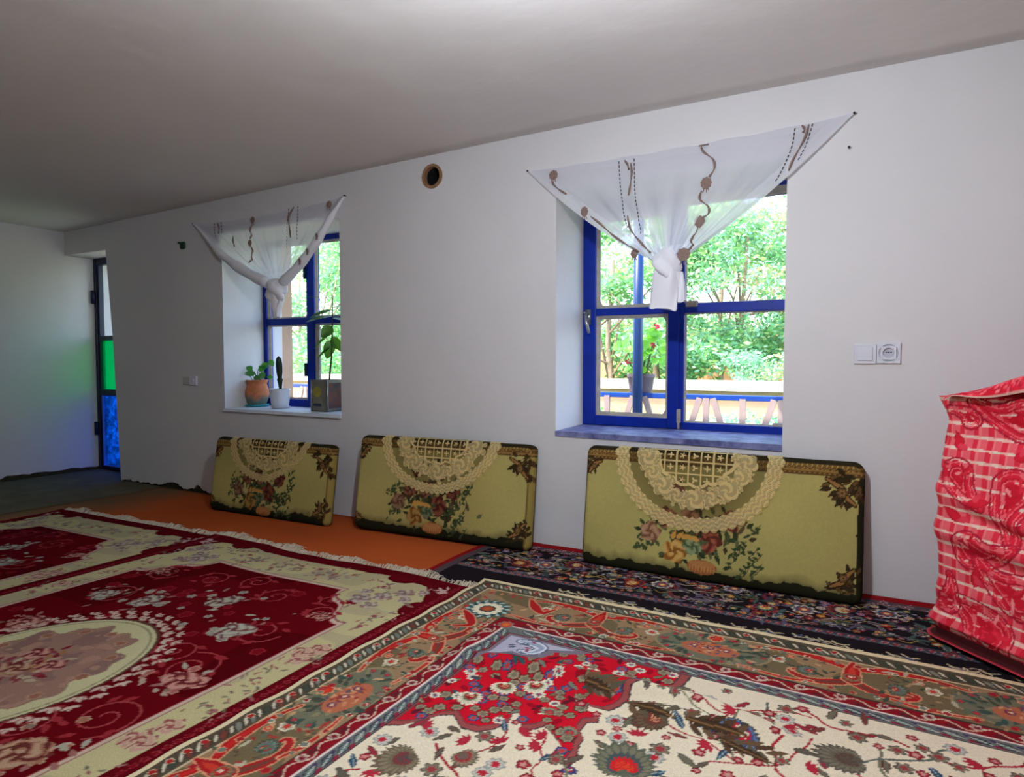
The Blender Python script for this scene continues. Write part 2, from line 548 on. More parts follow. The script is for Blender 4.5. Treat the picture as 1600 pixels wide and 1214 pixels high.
# the doorway is a notch from the floor
outer = [(XL - .06, 1.80), (-5.282, 1.797), (-5.215, 1.1), (-5.155, .0)] + foot[1:] + [(XR + .2, 0), (XR + .2, 2.3), (XL - .06, 2.3)]
hole = [(-2.141 + .056 * math.cos(a) * (1 + .05 * math.sin(3 * a)), 1.937 + .054 * math.sin(a)) for a in np.linspace(0, 2 * PI, 26, endpoint=False)]
rect = lambda w: [(w[0], w[2]), (w[1], w[2]), (w[1], w[3]), (w[0], w[3])]
wf = flat_poly('wall_front', [outer, rect(WIN1), rect(WIN2), hole], 0, WT, PLASTER)
tag(wf, kind='structure')
core = MB().box(-5.15, -3.4, .014, WT - .02, 0, .11).build('trim_1', MUD)
tag(core, kind='structure')

# left wall with a rough lower edge (runs on to the door frame)
lv = []; ys = np.linspace(YB, WT, 160)
for y in ys:
    low = .012 + .03 * float(vnoise(y, 0, 9, 3)) ** 2 + .02 * float(vnoise(y, 0, 31, 5))
    lv.append((XL + .012 * math.sin(y * 1.7), y, low))
n = len(lv)
vs = lv + [(p[0], p[1], 2.3) for p in lv] + [(p[0] - .2, p[1], p[2]) for p in lv] + [(p[0] - .2, p[1], 2.3) for p in lv]
fs = []
for i in range(n - 1):
    fs += [(i, n + i, n + i + 1, i + 1), (2 * n + i, 2 * n + i + 1, 3 * n + i + 1, 3 * n + i), (i, i + 1, 2 * n + i + 1, 2 * n + i)]
wl = mesh_obj('wall_left', vs, fs, PLASTER, smooth=False); tag(wl, kind='structure')
tag(MB().box(XL - .19, XL - .012, YB, WT, 0, .1).build('trim_2', MUD), kind='structure')
tag(MB().box(XR, XR + .2, YB, 0, 0, 2.3).build('wall_right', PLASTER), kind='structure')
tag(MB().box(XL - .2, XR + .2, YB - .2, YB, 0, 2.3).build('wall_back', PLASTER), kind='structure')
tag(MB().box(XL - .2, XR + .2, YB - .2, WT, -.2, 0).build('floor', EARTH), kind='structure')
# gently uneven plaster ceiling, a little lower at the far end
cx = np.linspace(XL - .1, XR + .1, 70); cy = np.linspace(YB - .1, .02, 50)
CX, CY = np.meshgrid(cx, cy)
CZ = ZC - .016 * np.clip((-1.5 - CX), 0, 9) + .02 * (vnoise(CX, CY, 1.1, 2) - .5) * np.clip(-CY * 2, 0, 1)
cv_ = np.stack([CX, CY, CZ], -1).reshape(-1, 3)
top = cv_.copy(); top[:, 2] = 2.32
cf = grid_faces(*CX.shape)
ce = mesh_obj('ceiling', cv_, cf[:, ::-1], CEILING_M, smooth=True); tag(ce, kind='structure')
sd = ce.modifiers.new('thick', 'SOLIDIFY'); sd.thickness = .15; sd.offset = -1

# broken clay ring round the stove-pipe hole
ring = []
fs = []
N = 26
for i in range(N):
    a = 2 * PI * i / N
    k = 1 + .5 * max(0, math.cos(a + .5)) ** 2 * rnd.uniform(.6, 1.1)
    for rr, yy in ((.051, -.003), (.053 + .012 * k, -.004 - .003 * rnd.random()), (.055 + .012 * k, .006), (.049, .12)):
        ring.append((-2.141 + rr * math.cos(a), yy, 1.937 + rr * math.sin(a)))
for i in range(N):
    j = (i + 1) % N
    for q in range(4):
        q2 = (q + 1) % 4
        fs.append((i * 4 + q, j * 4 + q, j * 4 + q2, i * 4 + q2))
t = thing('pipe_opening', 'round black stovepipe hole with chipped clay rim high on wall', 'pipe hole', (-2.141, 0, 1.937))
mesh_obj('clay_rim', ring, fs, TERRACOTTA_RIM, t, smooth=False)
pv = MB()
vs = [(-2.141 + .0485 * math.cos(2 * PI * k / 20), yy, 1.937 + .0485 * math.sin(2 * PI * k / 20)) for yy in (.02, .40) for k in range(20)]
pv.add(vs, [(k, (k + 1) % 20, 20 + (k + 1) % 20, 20 + k) for k in range(20)] + [tuple(20 + k for k in range(20))])
pv.build('black_pipe', BLACKHOLE, t)

# ------------------------------------------------------------------ windows and door
def putty_bead(x0, x1, z0, z1, w, r, y, d, jitter=.0):
    """rounded-corner putty border inside a rectangular opening: one ring mesh"""
    outer_, inner = [], []
    def rr(x0, x1, z0, z1, r):
        out = []
        for cx_, cz_, a0 in ((x1 - r, z1 - r, 0), (x0 + r, z1 - r, PI / 2), (x0 + r, z0 + r, PI), (x1 - r, z0 + r, 1.5 * PI)):
            for k in range(6):
                a = a0 + k / 5 * PI / 2
                out.append((cx_ + r * math.cos(a), cz_ + r * math.sin(a)))
        return out
    o = rr(x0, x1, z0, z1, .001); i_ = rr(x0 + w, x1 - w, z0 + w, z1 - w, r)
    n = len(o)
    i_ = [(p[0] + rnd.uniform(-jitter, jitter), p[1] + rnd.uniform(-jitter, jitter)) for p in i_]
    vs = [(p[0], y, p[1]) for p in o] + [(p[0], y + d * .7, p[1]) for p in i_] + [(p[0], y + d, p[1]) for p in o] + [(p[0], y + d, p[1]) for p in i_]
    fs = []
    for k in range(n):
        l = (k + 1) % n
        fs += [(k, l, n + l, n + k), (n + k, n + l, 3 * n + l, 3 * n + k), (2 * n + l, 2 * n + k, 3 * n + k, 3 * n + l), (k, 2 * n + k, 2 * n + l, l)]
    return vs, fs

def pane(root, x0, x1, z0, z1, y, mat):
    return MB().box(x0, x1, y, y + .004, z0, z1).build('pane', mat, root)

# window_1 (large, right): left casement and fixed right light
x0, x1, z0, z1 = WIN1
w1 = struct_root('window_1', ((x0 + x1) / 2, Y0, z0))
yb = Y0 + .05
f = MB()
f.box(x0 - .01, x0 + .035, Y0 + .012, yb, z0, z1).box(x1 - .035, x1 + .01, Y0 + .012, yb, z0, z1)
f.box(x0 + .035, x1 - .035, Y0 + .012, yb, z1 - .055, z1 + .005).box(x0 + .035, x1 - .035, Y0 + .012, yb, z0 - .005, z0 + .034)
f.box(-.9, -.857, Y0 + .006, yb, z0 + .034, z1 - .055)
f.build('frame', BLUE, w1, bevel=.003)
s = MB()
s.box(-1.395, -1.322, Y0 - .006, Y0 + .036, .60, 1.735).box(-.936, -.88, Y0 - .006, Y0 + .036, .60, 1.735)
s.box(-1.322, -.936, Y0 - .006, Y0 + .036, .60, .652).box(-1.322, -.936, Y0 - .006, Y0 + .036, 1.68, 1.735)
s.box(-1.322, -.936, Y0 - .003, Y0 + .034, 1.176, 1.214)
s.build('casement', BLUE, w1, bevel=.004)
MB().box(-.857, -.389, Y0 + .004, yb - .004, 1.176, 1.222).build('transom', BLUE, w1, bevel=.003)
MB().box(-.857, -.389, Y0 + .002, yb - .004, .588, .634).build('bottom_rail', BLUE, w1, bevel=.003)
for (a, b, c, d) in ((-1.322, -.936, .652, 1.176), (-1.322, -.936, 1.214, 1.68)):
    vs, fs = putty_bead(a, b, c, d, .017, .022, Y0 + .004, .02, .003)
    mesh_obj('putty', vs, fs, PUTTY, w1)
    pane(w1, a, b, c, d, Y0 + .026, GLASS)
for (a, b, c, d) in ((-.857, -.389, .634, 1.176), (-.857, -.389, 1.222, z1 - .055)):
    vs, fs = putty_bead(a, b, c, d, .006, .004, Y0 + .022, .012, .0015)
    mesh_obj('putty', vs, fs, PUTTY, w1)
    pane(w1, a, b, c, d, Y0 + .036, GLASS)
# smears of putty at the mullion
MB().box(-.888, -.868, Y0 - .008, Y0 + .01, .63, .70).box(-.884, -.872, Y0 - .009, Y0 + .01, .60, .632).build('putty_smear', PUTTY, w1, bevel=.004)
MB().box(-.852, -.79, Y0, Y0 + .02, 1.205, 1.236).build('putty_smear', PUTTY, w1, bevel=.006)
MB().box(-.44, -.392, Y0 + .004, Y0 + .03, .63, .65).build('putty_smear', PUTTY, w1, bevel=.006)
MB().box(-.857, -.389, Y0 + .002, Y0 + .03, 1.708, 1.745).build('putty_smear', PUTTY, w1, bevel=.004)
h = MB().box(-1.378, -1.348, Y0 - .014, Y0 - .004, 1.13, 1.21)
h.tube([(-1.363, Y0 - .012, 1.185), (-1.366, Y0 - .035, 1.18), (-1.36, Y0 - .042, 1.14), (-1.345, Y0 - .04, 1.085)], [.008, .009, .009, .008], 8)
h.tube([(-1.363, Y0 - .02, 1.19), (-1.385, Y0 - .03, 1.195)], .006, 8)
h.build('handle', CHROME, w1, smooth=True)
sl_ = MB().add([(x0, -.006, z0 + .003), (x1, -.006, z0 + .002), (x1, Y0 + .02, z0 + .007), (x0, Y0 + .02, z0 + .007), (x0, -.006, z0 - .022), (x1, -.006, z0 - .026), (x1, Y0 + .02, z0 - .03), (x0, Y0 + .02, z0 - .03)],
               [(0, 1, 2, 3), (4, 7, 6, 5), (0, 4, 5, 1), (1, 5, 6, 2), (2, 6, 7, 3), (3, 7, 4, 0)])
sl_.build('sill', SILLPAINT, w1)

# window_2 (small in view, left)
x0, x1, z0, z1 = WIN2
w2 = struct_root('window_2', ((x0 + x1) / 2, Y0, z0))
f = MB()
f.box(x0 - .03, x0 + .035, Y0 - .004, yb, z0, z1).box(x1 - .05, x1 + .01, Y0, yb, z0, z1)
f.box(x0 + .035, x1 - .05, Y0, yb, z1 - .035, z1 + .04).box(x0 + .035, x1 - .05, Y0, yb, z0 - .005, z0 + .055)
f.box(-3.457, -3.385, Y0 - .006, yb, z0 + .055, z1 - .035)
f.build('frame', BLUE, w2, bevel=.003)
MB().box(x0 + .035, -3.457, Y0, yb - .006, 1.19, 1.235).build('transom', BLUE, w2, bevel=.003)
MB().box(-3.385, x1 - .05, Y0, yb - .006, 1.19, 1.235).build('transom', BLUE, w2, bevel=.003)
for (a, b) in ((x0 + .035, -3.457), (-3.385, x1 - .05)):
    for (c, d) in ((z0 + .055, 1.19), (1.235, z1 - .035)):
        vs, fs = putty_bead(a, b, c, d, .012, .01, Y0 + .008, .02, .003)
        mesh_obj('putty', vs, fs, PUTTY, w2)
        pane(w2, a, b, c, d, Y0 + .03, GLASS)
for zz in (1.50, .83):
    MB().tube([(-3.462, Y0 - .012, zz), (-3.462, Y0 - .012, zz + .09)], .012, 10).build('hinge', DARKBLUE, w2, smooth=True)
MB().box(-3.383, -3.345, Y0 - .002, Y0 + .02, .68, 1.17).build('putty_smear', PUTTY, w2, bevel=.006)
MB().add([(x0, -.012, z0 + .002), (x1, -.012, z0 + .002), (x1, Y0 + .02, z0 + .003), (x0, Y0 + .02, z0 + .003), (x0, -.02, z0 - .016), (x1, -.02, z0 - .018), (x1, Y0 + .02, z0 - .02), (x0, Y0 + .02, z0 - .02)],
         [(0, 1, 2, 3), (4, 7, 6, 5), (0, 4, 5, 1), (1, 5, 6, 2), (2, 6, 7, 3), (3, 7, 4, 0)]).build('sill', WHITESILL, w2)

# door_1: blue metal door with clear, green and blue panes
YD = .22
d1 = struct_root('door_1', (-5.45, YD, 0))
dx0, dx1 = XL + .01, -5.08
f = MB()
f.box(dx0, dx0 + .035, YD - .004, YD + .05, 0, 1.80).box(dx1 - .06, dx1, YD, YD + .05, 0, 1.80)
f.box(dx0 + .035, dx1 - .06, YD, YD + .05, 1.745, 1.80).box(dx0 + .035, dx1 - .06, YD, YD + .05, 0, .035)
f.box(dx0 + .035, dx1 - .06, YD, YD + .05, 1.105, 1.145).box(dx0 + .035, dx1 - .06, YD, YD + .05, .64, .69)
f.box(dx0 + .035, dx0 + .06, YD + .004, YD + .045, .035, 1.745)
f.build('frame', DARKBLUE, d1, bevel=.003)
for (a, b, m) in ((1.145, 1.745, GLASS), (.69, 1.105, GREEN_GLASS), (.035, .64, BLUE_GLASS)):
    pane(d1, dx0 + .06, dx1 - .06, a, b, YD + .022, m)
vs, fs = putty_bead(dx0 + .06, dx1 - .06, .035, .64, .008, .006, YD + .006, .016, .002)
mesh_obj('pane_trim', vs, fs, M('pale_blue_trim', (70, 130, 235), .5), d1)
for zz in (1.42, .30):
    MB().tube([(dx0 + .012, YD - .018, zz), (dx0 + .012, YD - .018, zz + .11)], .017, 10).build('hinge', DARKBLUE, d1, smooth=True)
# ------------------------------------------------------------------ the lamp, just above the frame
LAMP = (-.60, -1.80, 1.73)
t = thing('ceiling_lamp', 'bare white bulb hanging from the ceiling on a short cord', 'lamp', (LAMP[0], LAMP[1], ZC - .01))
MB().lathe([(.045, 0), (.045, -.012), (.02, -.03), (.004, -.032)], (LAMP[0], LAMP[1], ZC - .002), 20).build('ceiling_rose', WPLASTIC, t, smooth=True)
MB().tube([(LAMP[0], LAMP[1], ZC - .03), (LAMP[0], LAMP[1], LAMP[2] + .095)], .003, 6).build('cord', WPLASTIC, t)
MB().lathe([(.016, .1), (.018, .06), (.018, .04), (.014, .035)], LAMP, 18).build('bulb_holder', WPLASTIC, t, smooth=True)
prof = [(.013, .036)] + [(.036 * math.cos(a), .036 * math.sin(a)) for a in np.linspace(1.15, -PI / 2 + .05, 12)]
MB().lathe(prof, LAMP, 20).build('bulb', emit_mat('bulb_glow', (.84, .90, 1.0), BULB_STRENGTH), t, smooth=True)


# ------------------------------------------------------------------ floor coverings
# orange carpet under everything
ou = lines((0, 3.1, .05)); ov = lines((0, 1.6, .05))
oc = Cv(ou, ov, (186, 88, 44))
UU, VV = np.meshgrid(ou, ov)
dust = np.clip(.9 - UU / .75 + .5 * (vnoise(UU, VV, 5, 4) - .5), 0, .85)[..., None]
oc.c = oc.c * (1 - dust) + lin((112, 100, 76)) * dust
oc.c *= (1 + .25 * (vnoise(UU, VV, 3, 8) - .5))[..., None]
o = rug_mesh('orange_carpet', oc, lambda U, V: (-4.62 + U + .03 * np.sin(V * 5), -.004 - V, .005 + 0 * U), RUGMAT, thick=.004, base=(-3.1, -.8, 0))
tag(o, 'plain thin orange carpet on the floor below the two left cushions', 'carpet')

# --- dark flowered rug along the wall
du = lines((0, 2.35, .0045), (2.35, 3.0, .1)); dv = lines((0, .70, .0042), (.7, 1.2, .1))
dc = Cv(du, dv, (34, 28, 32))
dc.rect(0, 9, 0, .028, (142, 26, 30)); dc.rect(0, .028, 0, 9, (142, 26, 30))
dc.rect(.028, 9, .028, .075, (84, 70, 74)); dc.rect(.028, .07, .028, 9, (84, 70, 74))
dc.rect(.07, 9, .42, .47, (74, 62, 72)); dc.rect(.07, 9, .462, .47, (34, 28, 40)); dc.rect(.07, 9, .415, .42, (30, 26, 40))
dc.rect(.6, 9, .56, 9, (206, 190, 150))
for i in range(150):
    u = rnd.uniform(.08, 2.35); v = rnd.uniform(.035, .07)
    dc.flower(u, v, .012, 5, [(176, 160, 170), (120, 60, 60)], rnd.random() * 6)
flc = [(176, 92, 40), (170, 48, 44), (88, 112, 128), (196, 184, 160), (140, 120, 160), (120, 52, 60), (72, 104, 92), (196, 150, 70)]
for i in range(1000):
    u = rnd.uniform(.08, 2.35); v = rnd.uniform(.09, .41)
    k = rnd.random()
    if k < .35:
        dc.leaf(u, v, rnd.uniform(.04, .09), rnd.uniform(.016, .03), rnd.random() * 6.3, rnd.choice([(70, 92, 88), (92, 84, 110), (60, 70, 64), (110, 52, 54), (80, 60, 80)]), (150, 140, 130) if rnd.random() < .3 else None, serr=4)
    elif k < .8:
        a = rnd.choice(flc); b = rnd.choice(flc)
        dc.flower(u, v, rnd.uniform(.010, .024), rnd.choice([5, 6, 8]), [(28, 22, 24), a, b, (200, 180, 136)], rnd.random() * 6)
    else:
        dc.vine([(u, v), (u + .03, v + rnd.uniform(-.03, .03)), (u + .06, v + rnd.uniform(-.03, .03))], .004, rnd.choice([(196, 186, 160), (150, 140, 170), (176, 150, 80)]))
for i in range(9):
    u = .3 + i * .27; v = .25 + .05 * (-1) ** i
    dc.palmette(u, v, .075, rnd.choice([0, PI / 2, PI, -PI / 2]), [(150, 60, 50), (34, 30, 50), rnd.choice(flc), (206, 180, 120), (150, 40, 40)], 10)
    dc.flower(u + .13, v - .04, .045, 8, [(196, 186, 170), (60, 70, 100), (176, 80, 40), (220, 200, 150)])
for i in range(70):
    u = .09 + i * .033
    dc.flower(u, .443, .011, 5, [(170, 150, 150), (150, 60, 60)]); dc.leaf(u + .01, .45, .022, .01, .6, (90, 110, 110))
for i in range(46):
    u = .62 + i * .04; v = .545 + rnd.uniform(-.015, .03)
    dc.leaf(u, v, rnd.uniform(.04, .07), .028, rnd.uniform(-.7, .7), rnd.choice([(60, 40, 44), (60, 70, 110), (92, 60, 50), (50, 60, 60)]), (206, 190, 150), serr=3)
    dc.vine([(u, v - .02), (u + .02, v), (u + .05, v - .01)], .006, (210, 196, 156))
def place_dark(U, V):
    Z = .013 + .012 * np.exp(-(V / .02) ** 2) + .004 * (vnoise(U, V, 6, 1) - .5)
    return -1.745 + U + .012 * (vnoise(V, U * 0, 7, 2) - .5) * (U < .3), -.006 - V + .01 * np.exp(-(V / .03) ** 2) * (vnoise(U, V, 8, 5) - .5), Z
o = rug_mesh('dark_rug', dc, place_dark, RUGMAT, thick=.009, base=(-.5, -.4, 0))
tag(o, 'dark navy rug with small multicoloured flowers and red edge along the wall', 'rug')

# --- the two crimson rugs
def paint_crimson(du_, dv_, fine=True):
    """u from the centre line, v from the far end"""
    R = .815; Lh = 1.26
    c = Cv(du_, dv_, (94, 10, 20))
    U, V = np.meshgrid(c.u, c.v)
    Vm = np.where(V > Lh, 2 * Lh - V, V)
    A = np.abs(U)
    # outer red band with faint scrolls
    for i in range(90 if fine else 40):
        q = i * .028 + .02
        for sg in (-1, 1):
            c.flower(sg * (R - .045), q, .012, 5, [(150, 52, 58), (120, 20, 30)], i)
    # cream border: scalloped in the corners
    wob = .012 * np.sin(Vm * 34) * (Vm < .3) + .018 * np.sin(A * 26 + .4) * (Vm < .16) * (A > .3)
    corner = np.hypot(np.clip(A - .55, 0, 9) / .19, np.clip(.26 - Vm, 0, 9) / .19)
    sc = .10 * np.abs(np.sin(np.arctan2(.26 - Vm + 1e-6, A - .55 + 1e-6) * 3))
    cream = (A < R - .075 + .4 * wob) & (Vm > .072 + .6 * wob) & ~((A > .55) & (Vm < .26) & (corner > 1.02 - sc))
    bite = (np.hypot((A - .50) / .07, (Vm - .075) / .045) < 1) | (np.hypot((A - .745) / .05, (Vm - .30) / .07) < 1)
    cream &= ~bite
    c.c[cream] = lin((190, 180, 132))
    gr = vnoise(U, V, 9, 3)
    c.c[cream & (gr > .62)] = lin((178, 166, 128))
    # crimson field with notched corners
    def inside(gr_):
        fld = (A < .60 - gr_) & (Vm > .30 + gr_)
        t = np.clip((A - .365) / (.60 - .365), 0, 1)
        vcut = .295 + .262 * t ** .75 + .022 * np.sin(t * PI * 3) * (t > 0)
        fld &= ~((A > .365 - gr_) & (Vm < vcut + gr_ * 1.3))
        return fld
    f0 = inside(-.026); f1 = inside(-.019); f2 = inside(-.004); f3 = inside(0)
    c.c[f0] = lin((150, 92, 96)); c.c[f1] = lin((196, 172, 150)); c.c[f2] = lin((150, 60, 66)); c.c[f3] = lin((98, 7, 17))
    c.c[f3 & (vnoise(U, V, 4, 9) > .6)] = lin((82, 5, 13))
    # faint scrolls in the field
    for (x, y, r, t0, a0, sg) in [(.42, .72, .09, 1.6, 0, 1), (.30, .95, .08, 1.5, 2, -1), (.44, 1.0, .10, 1.6, 4, 1), (.50, 1.28, .10, 1.7, 1, -1), (.34, 1.40, .09, 1.6, 3, 1), (-.4, .75, .09, 1.6, 1, -1),
                                  (-.2, .45, .08, 1.5, 3, 1), (.2, .47, .08, 1.5, 5, -1), (0, .38, .07, 1.5, 2, 1), (.48, .50, .06, 1.4, 2, 1), (-.45, .5, .08, 1.6, 0, 1), (.5, 1.62, .1, 1.6, 2, 1), (.42, .40, .05, 1.3, 1, 1)]:
        c.vine(spiral(x, y, r, t0, a0, sg), .007, (156, 62, 64))
        for k in range(5):
            a = rnd.random() * 6.3
            c.leaf(x + r * .8 * math.cos(a), y + r * .8 * math.sin(a), .045, .02, a + 1, (146, 44, 50))
    for k in range(60):
        x = rnd.uniform(-.56, .56); y = rnd.uniform(.36, 1.9)
        c.flower(x, y, rnd.uniform(.018, .035), 5, [(140, 36, 44), (120, 16, 28)], rnd.random() * 6)
    # bouquets
    grey = [(176, 172, 150), (150, 140, 128), (110, 60, 62)]; pink = [(190, 140, 124), (160, 96, 86), (104, 36, 40)]; gold = [(180, 146, 118), (156, 108, 84), (104, 48, 42)]
    def bouquet(x, y, pal, s=1.0, spread=.11):
        for k in range(34):
            a = rnd.random() * 6.3; d = abs(rnd.gauss(0, .6)) * spread * s
            px, py = x + d * math.cos(a) * 1.1, y + d * math.sin(a)
            if rnd.random() < .6: c.leaf(px, py, rnd.uniform(.025, .05) * s, .016 * s, rnd.random() * 6.3, rnd.choice([(168, 160, 140), (150, 100, 92), (176, 150, 130), (134, 110, 96)]))
            else: c.flower(px, py, rnd.uniform(.010, .02) * s, 5, [pal[0], pal[1]], a)
        for k in range(3):
            c.rose(x + rnd.uniform(-.05, .05) * s, y + rnd.uniform(-.04, .04) * s, .042 * s, pal, rnd.random() * 6)
        c.rose(x, y, .055 * s, pal, 0)
    for (x, y, p, s) in [(-.2, .74, grey, .95), (.056, .61, grey, 1.0), (.323, .752, grey, 1.0), (.50, 1.06, pink, 1.05), (.50, 1.47, gold, 1.1), (-.36, 1.08, pink, 1.0), (-.42, .78, grey, .8), (.50, .53, pink, .45), (-.47, 1.4, gold, 1), (-.5, .5, pink, .5), (.3, 1.85, pink, 1)]:
        bouquet(x, y, p, s)
    # medallion
    E = np.hypot(U / .315, (V - 1.26) / .385)
    th = np.arctan2((V - 1.26) / .385, U / .315)
    for row, (rad, cnt, sz) in enumerate(((1.06, 40, .021), (1.17, 40, .017))):
        for k in range(cnt):
            a = 2 * PI * (k + .5 * row) / cnt
            for q in (-.5, .5, 1.5): c.leaf(.315 * rad * math.cos(a), 1.26 + .385 * rad * math.sin(a), sz * 1.7, sz * 1.1, a + q + rnd.uniform(-.3, .3), (200, 176, 156), (150, 80, 80))
    c.c[E < 1.03] = lin((92, 60, 52)); c.c[E < 1.0] = lin((196, 190, 144)); c.c[(E < .965) & (E > .945)] = lin((150, 140, 110))
    wobE = .05 * np.sin(th * 9) + .04 * np.sin(th * 17 + 1)
    c.c[E < .80 + wobE] = lin((150, 116, 100))
    m = (E < .78 + wobE) & (vnoise(U, V, 22, 6) > .58); c.c[m] = lin((136, 104, 94))
    m = (E < .78 + wobE) & (vnoise(U, V, 30, 7) > .7); c.c[m] = lin((166, 128, 108))
    for k in range(14):
        a = 2 * PI * k / 14 + .2
        c.flower(.315 * .72 * math.cos(a), 1.26 + .385 * .72 * math.sin(a), .022, 5, [(176, 140, 110), (150, 100, 80)], a)
    for k in range(80):
        a = rnd.random() * 6.3; d = rnd.random() ** .6 * .36
        c.leaf(.315 * d * math.cos(a), 1.26 + .385 * d * math.sin(a), .04, .018, rnd.random() * 6.3, rnd.choice([(120, 36, 44), (160, 110, 70), (176, 160, 130), (130, 60, 60)]))
    for (x, y, p) in [(0, 1.26, gold), (-.06, 1.18, pink), (.07, 1.2, pink), (0, 1.36, grey), (-.05, 1.3, gold)]:
        c.rose(x, y, .045, p)
    # flowers in the cream border
    for k in range(70 if fine else 46):
        side = rnd.random()
        if side < .7: x = rnd.choice([-1, 1, 1]) * rnd.uniform(.65, .73); y = rnd.uniform(.3, 2.2)
        else: x = rnd.uniform(-.5, .5); y = rnd.uniform(.12, .25)
        for j in range(5):
            c.leaf(x + rnd.uniform(-.03, .03), y + rnd.uniform(-.04, .04), rnd.uniform(.018, .035), .009, rnd.random() * 6.3, rnd.choice([(130, 120, 100), (150, 90, 86), (110, 100, 84), (160, 110, 100)]))
        if rnd.random() < .35: c.flower(x, y, .014, 5, [(176, 120, 110), (140, 70, 70)])
    for (x, y) in [(.70, .72), (.69, .80), (.665, .76), (.69, 1.22), (.665, 1.30), (.70, 1.30), (.69, 1.72), (-.69, .8), (-.68, 1.3), (.66, 1.8)]:
        c.rose(x, y, .04, [(190, 150, 130), (196, 172, 140), (150, 84, 80)])
    for sg in (-1, 1):
        for (x, y, r) in [(.50, .33, .05), (.56, .27, .045), (.62, .2, .045), (.47, .26, .03), (.66, .25, .03), (.58, .36, .035), (.68, .15, .028)]:
            c.rose(sg * x, y, r, [(186, 170, 150), (160, 146, 134), (130, 100, 100)])
        for k in range(26):
            c.leaf(sg * rnd.uniform(.45, .72), rnd.uniform(.12, .4), .035, .014, rnd.random() * 6.3, rnd.choice([(140, 130, 118), (150, 110, 104), (120, 110, 96)]))
        for k in range(12):
            c.leaf(sg * (.735 + rnd.uniform(-.02, .02)), .10 + rnd.uniform(-.03, .03), .04, .012, rnd.random() * 6.3, (196, 160, 150))
    for x in (-.3, -.05, .2):
        for k in range(16): c.leaf(x + rnd.uniform(-.08, .08), .185 + rnd.uniform(-.04, .04), .035, .015, rnd.random() * 6.3, rnd.choice([(150, 140, 130), (140, 110, 110), (130, 120, 100)]))
    return c

def fringe(root, xa, xb, yedge, z, n, seed):
    r = random.Random(seed); m = MB()
    for k in range(n):
        x = xa + (xb - xa) * (k + r.random() * .8) / n
        if r.random() < .04: continue
        cl = .5 + .5 * math.sin(x * 23 + seed) * math.sin(x * 7); L_ = r.uniform(.025, .05) + .05 * cl * r.random(); dx = r.uniform(-.03, .03) + .02 * math.sin(x * 17); h = r.uniform(.004, .010) + .014 * cl
        w = r.uniform(.0022, .0045); bx = x + dx * .4; tx = x + dx
        y0_ = yedge(x) - .008
        pts = [(x, y0_, z + .002), (bx, y0_ + L_ * .5, z + h), (tx, y0_ + L_, z - .006 + r.uniform(0, .004))]
        vs = []
        for i, p in enumerate(pts):
            ww = w * (1 - .3 * i)
            vs += [(p[0] - ww, p[1], p[2]), (p[0] + ww, p[1], p[2]), (p[0], p[1], p[2] + ww * 1.4)]
        m.add(vs, [(0, 1, 4, 3), (1, 2, 5, 4), (2, 0, 3, 5), (3, 4, 7, 6), (4, 5, 8, 7), (5, 3, 6, 8), (6, 7, 8)])
    o = m.build('fringe', M('wool_fringe', (206, 192, 168), .9, var=.25, vscale=60), root); o['kind'] = 'stuff'
    return o

edge1 = lambda x: -.69 - .008 + .012 * math.sin(x * 6) * 1.0
cu_ = lines((-.815, .815, .0046)); cvv = lines((0, 1.75, .0044), (1.75, 2.52, .06))
c1 = paint_crimson(cu_, cvv)
t = thing('crimson_rug', 'crimson rug with oval cream medallion and white fringe, beside the cream rug', 'rug', (-2.245, -1.95, 0))
def place1(U, V):
    X = -2.245 + U
    e = -.698 + .012 * np.sin(X * 6)
    Y = e - V
    Y = np.where(V > .3, -.698 - V + .012 * np.sin(X * 6) * np.clip(1 - (V - .3) / .3, 0, 1), Y)
    return X, Y, .019 + .006 * (vnoise(X, Y, 2.6, 4) - .5) + .006 * np.exp(-(V / .03) ** 2) * (vnoise(X, Y, 9, 6))
rug_mesh('pile', c1, place1, RUGMAT, t, thick=.01)
fringe(t, -3.05, -1.42, edge1, .018, 300, 3)

cu2 = lines((-.815, .815, .0075)); cv2 = lines((0, 1.5, .007), (1.5, 2.52, .08))
c2 = paint_crimson(cu2, cv2, fine=False)
t = thing('crimson_rug', 'smaller looking crimson rug farther from camera, tucked under its twin near the door', 'rug', (-3.84, -1.95, 0))
def place2(U, V):
    X = -3.84 + np.where(U < 0, U * .72, U) - .0
    Y = -.70 - V - .055 * (X + 3.06) * np.clip(1 - V / 2.0, 0, 1) * -1 - .0
    Y = Y + np.where(X < -3.9, -.02, 0) * 0
    return X, Y, .011 + .006 * (vnoise(X, Y, 2.6, 7) - .5) * (X < -3.1) + .004 * np.exp(-(V / .05) ** 2)
rug_mesh('pile', c2, place2, RUGMAT, t, thick=.008)
fringe(t, -4.40, -3.05, lambda x: -.70 + .055 * (x + 3.06), .011, 190, 5)

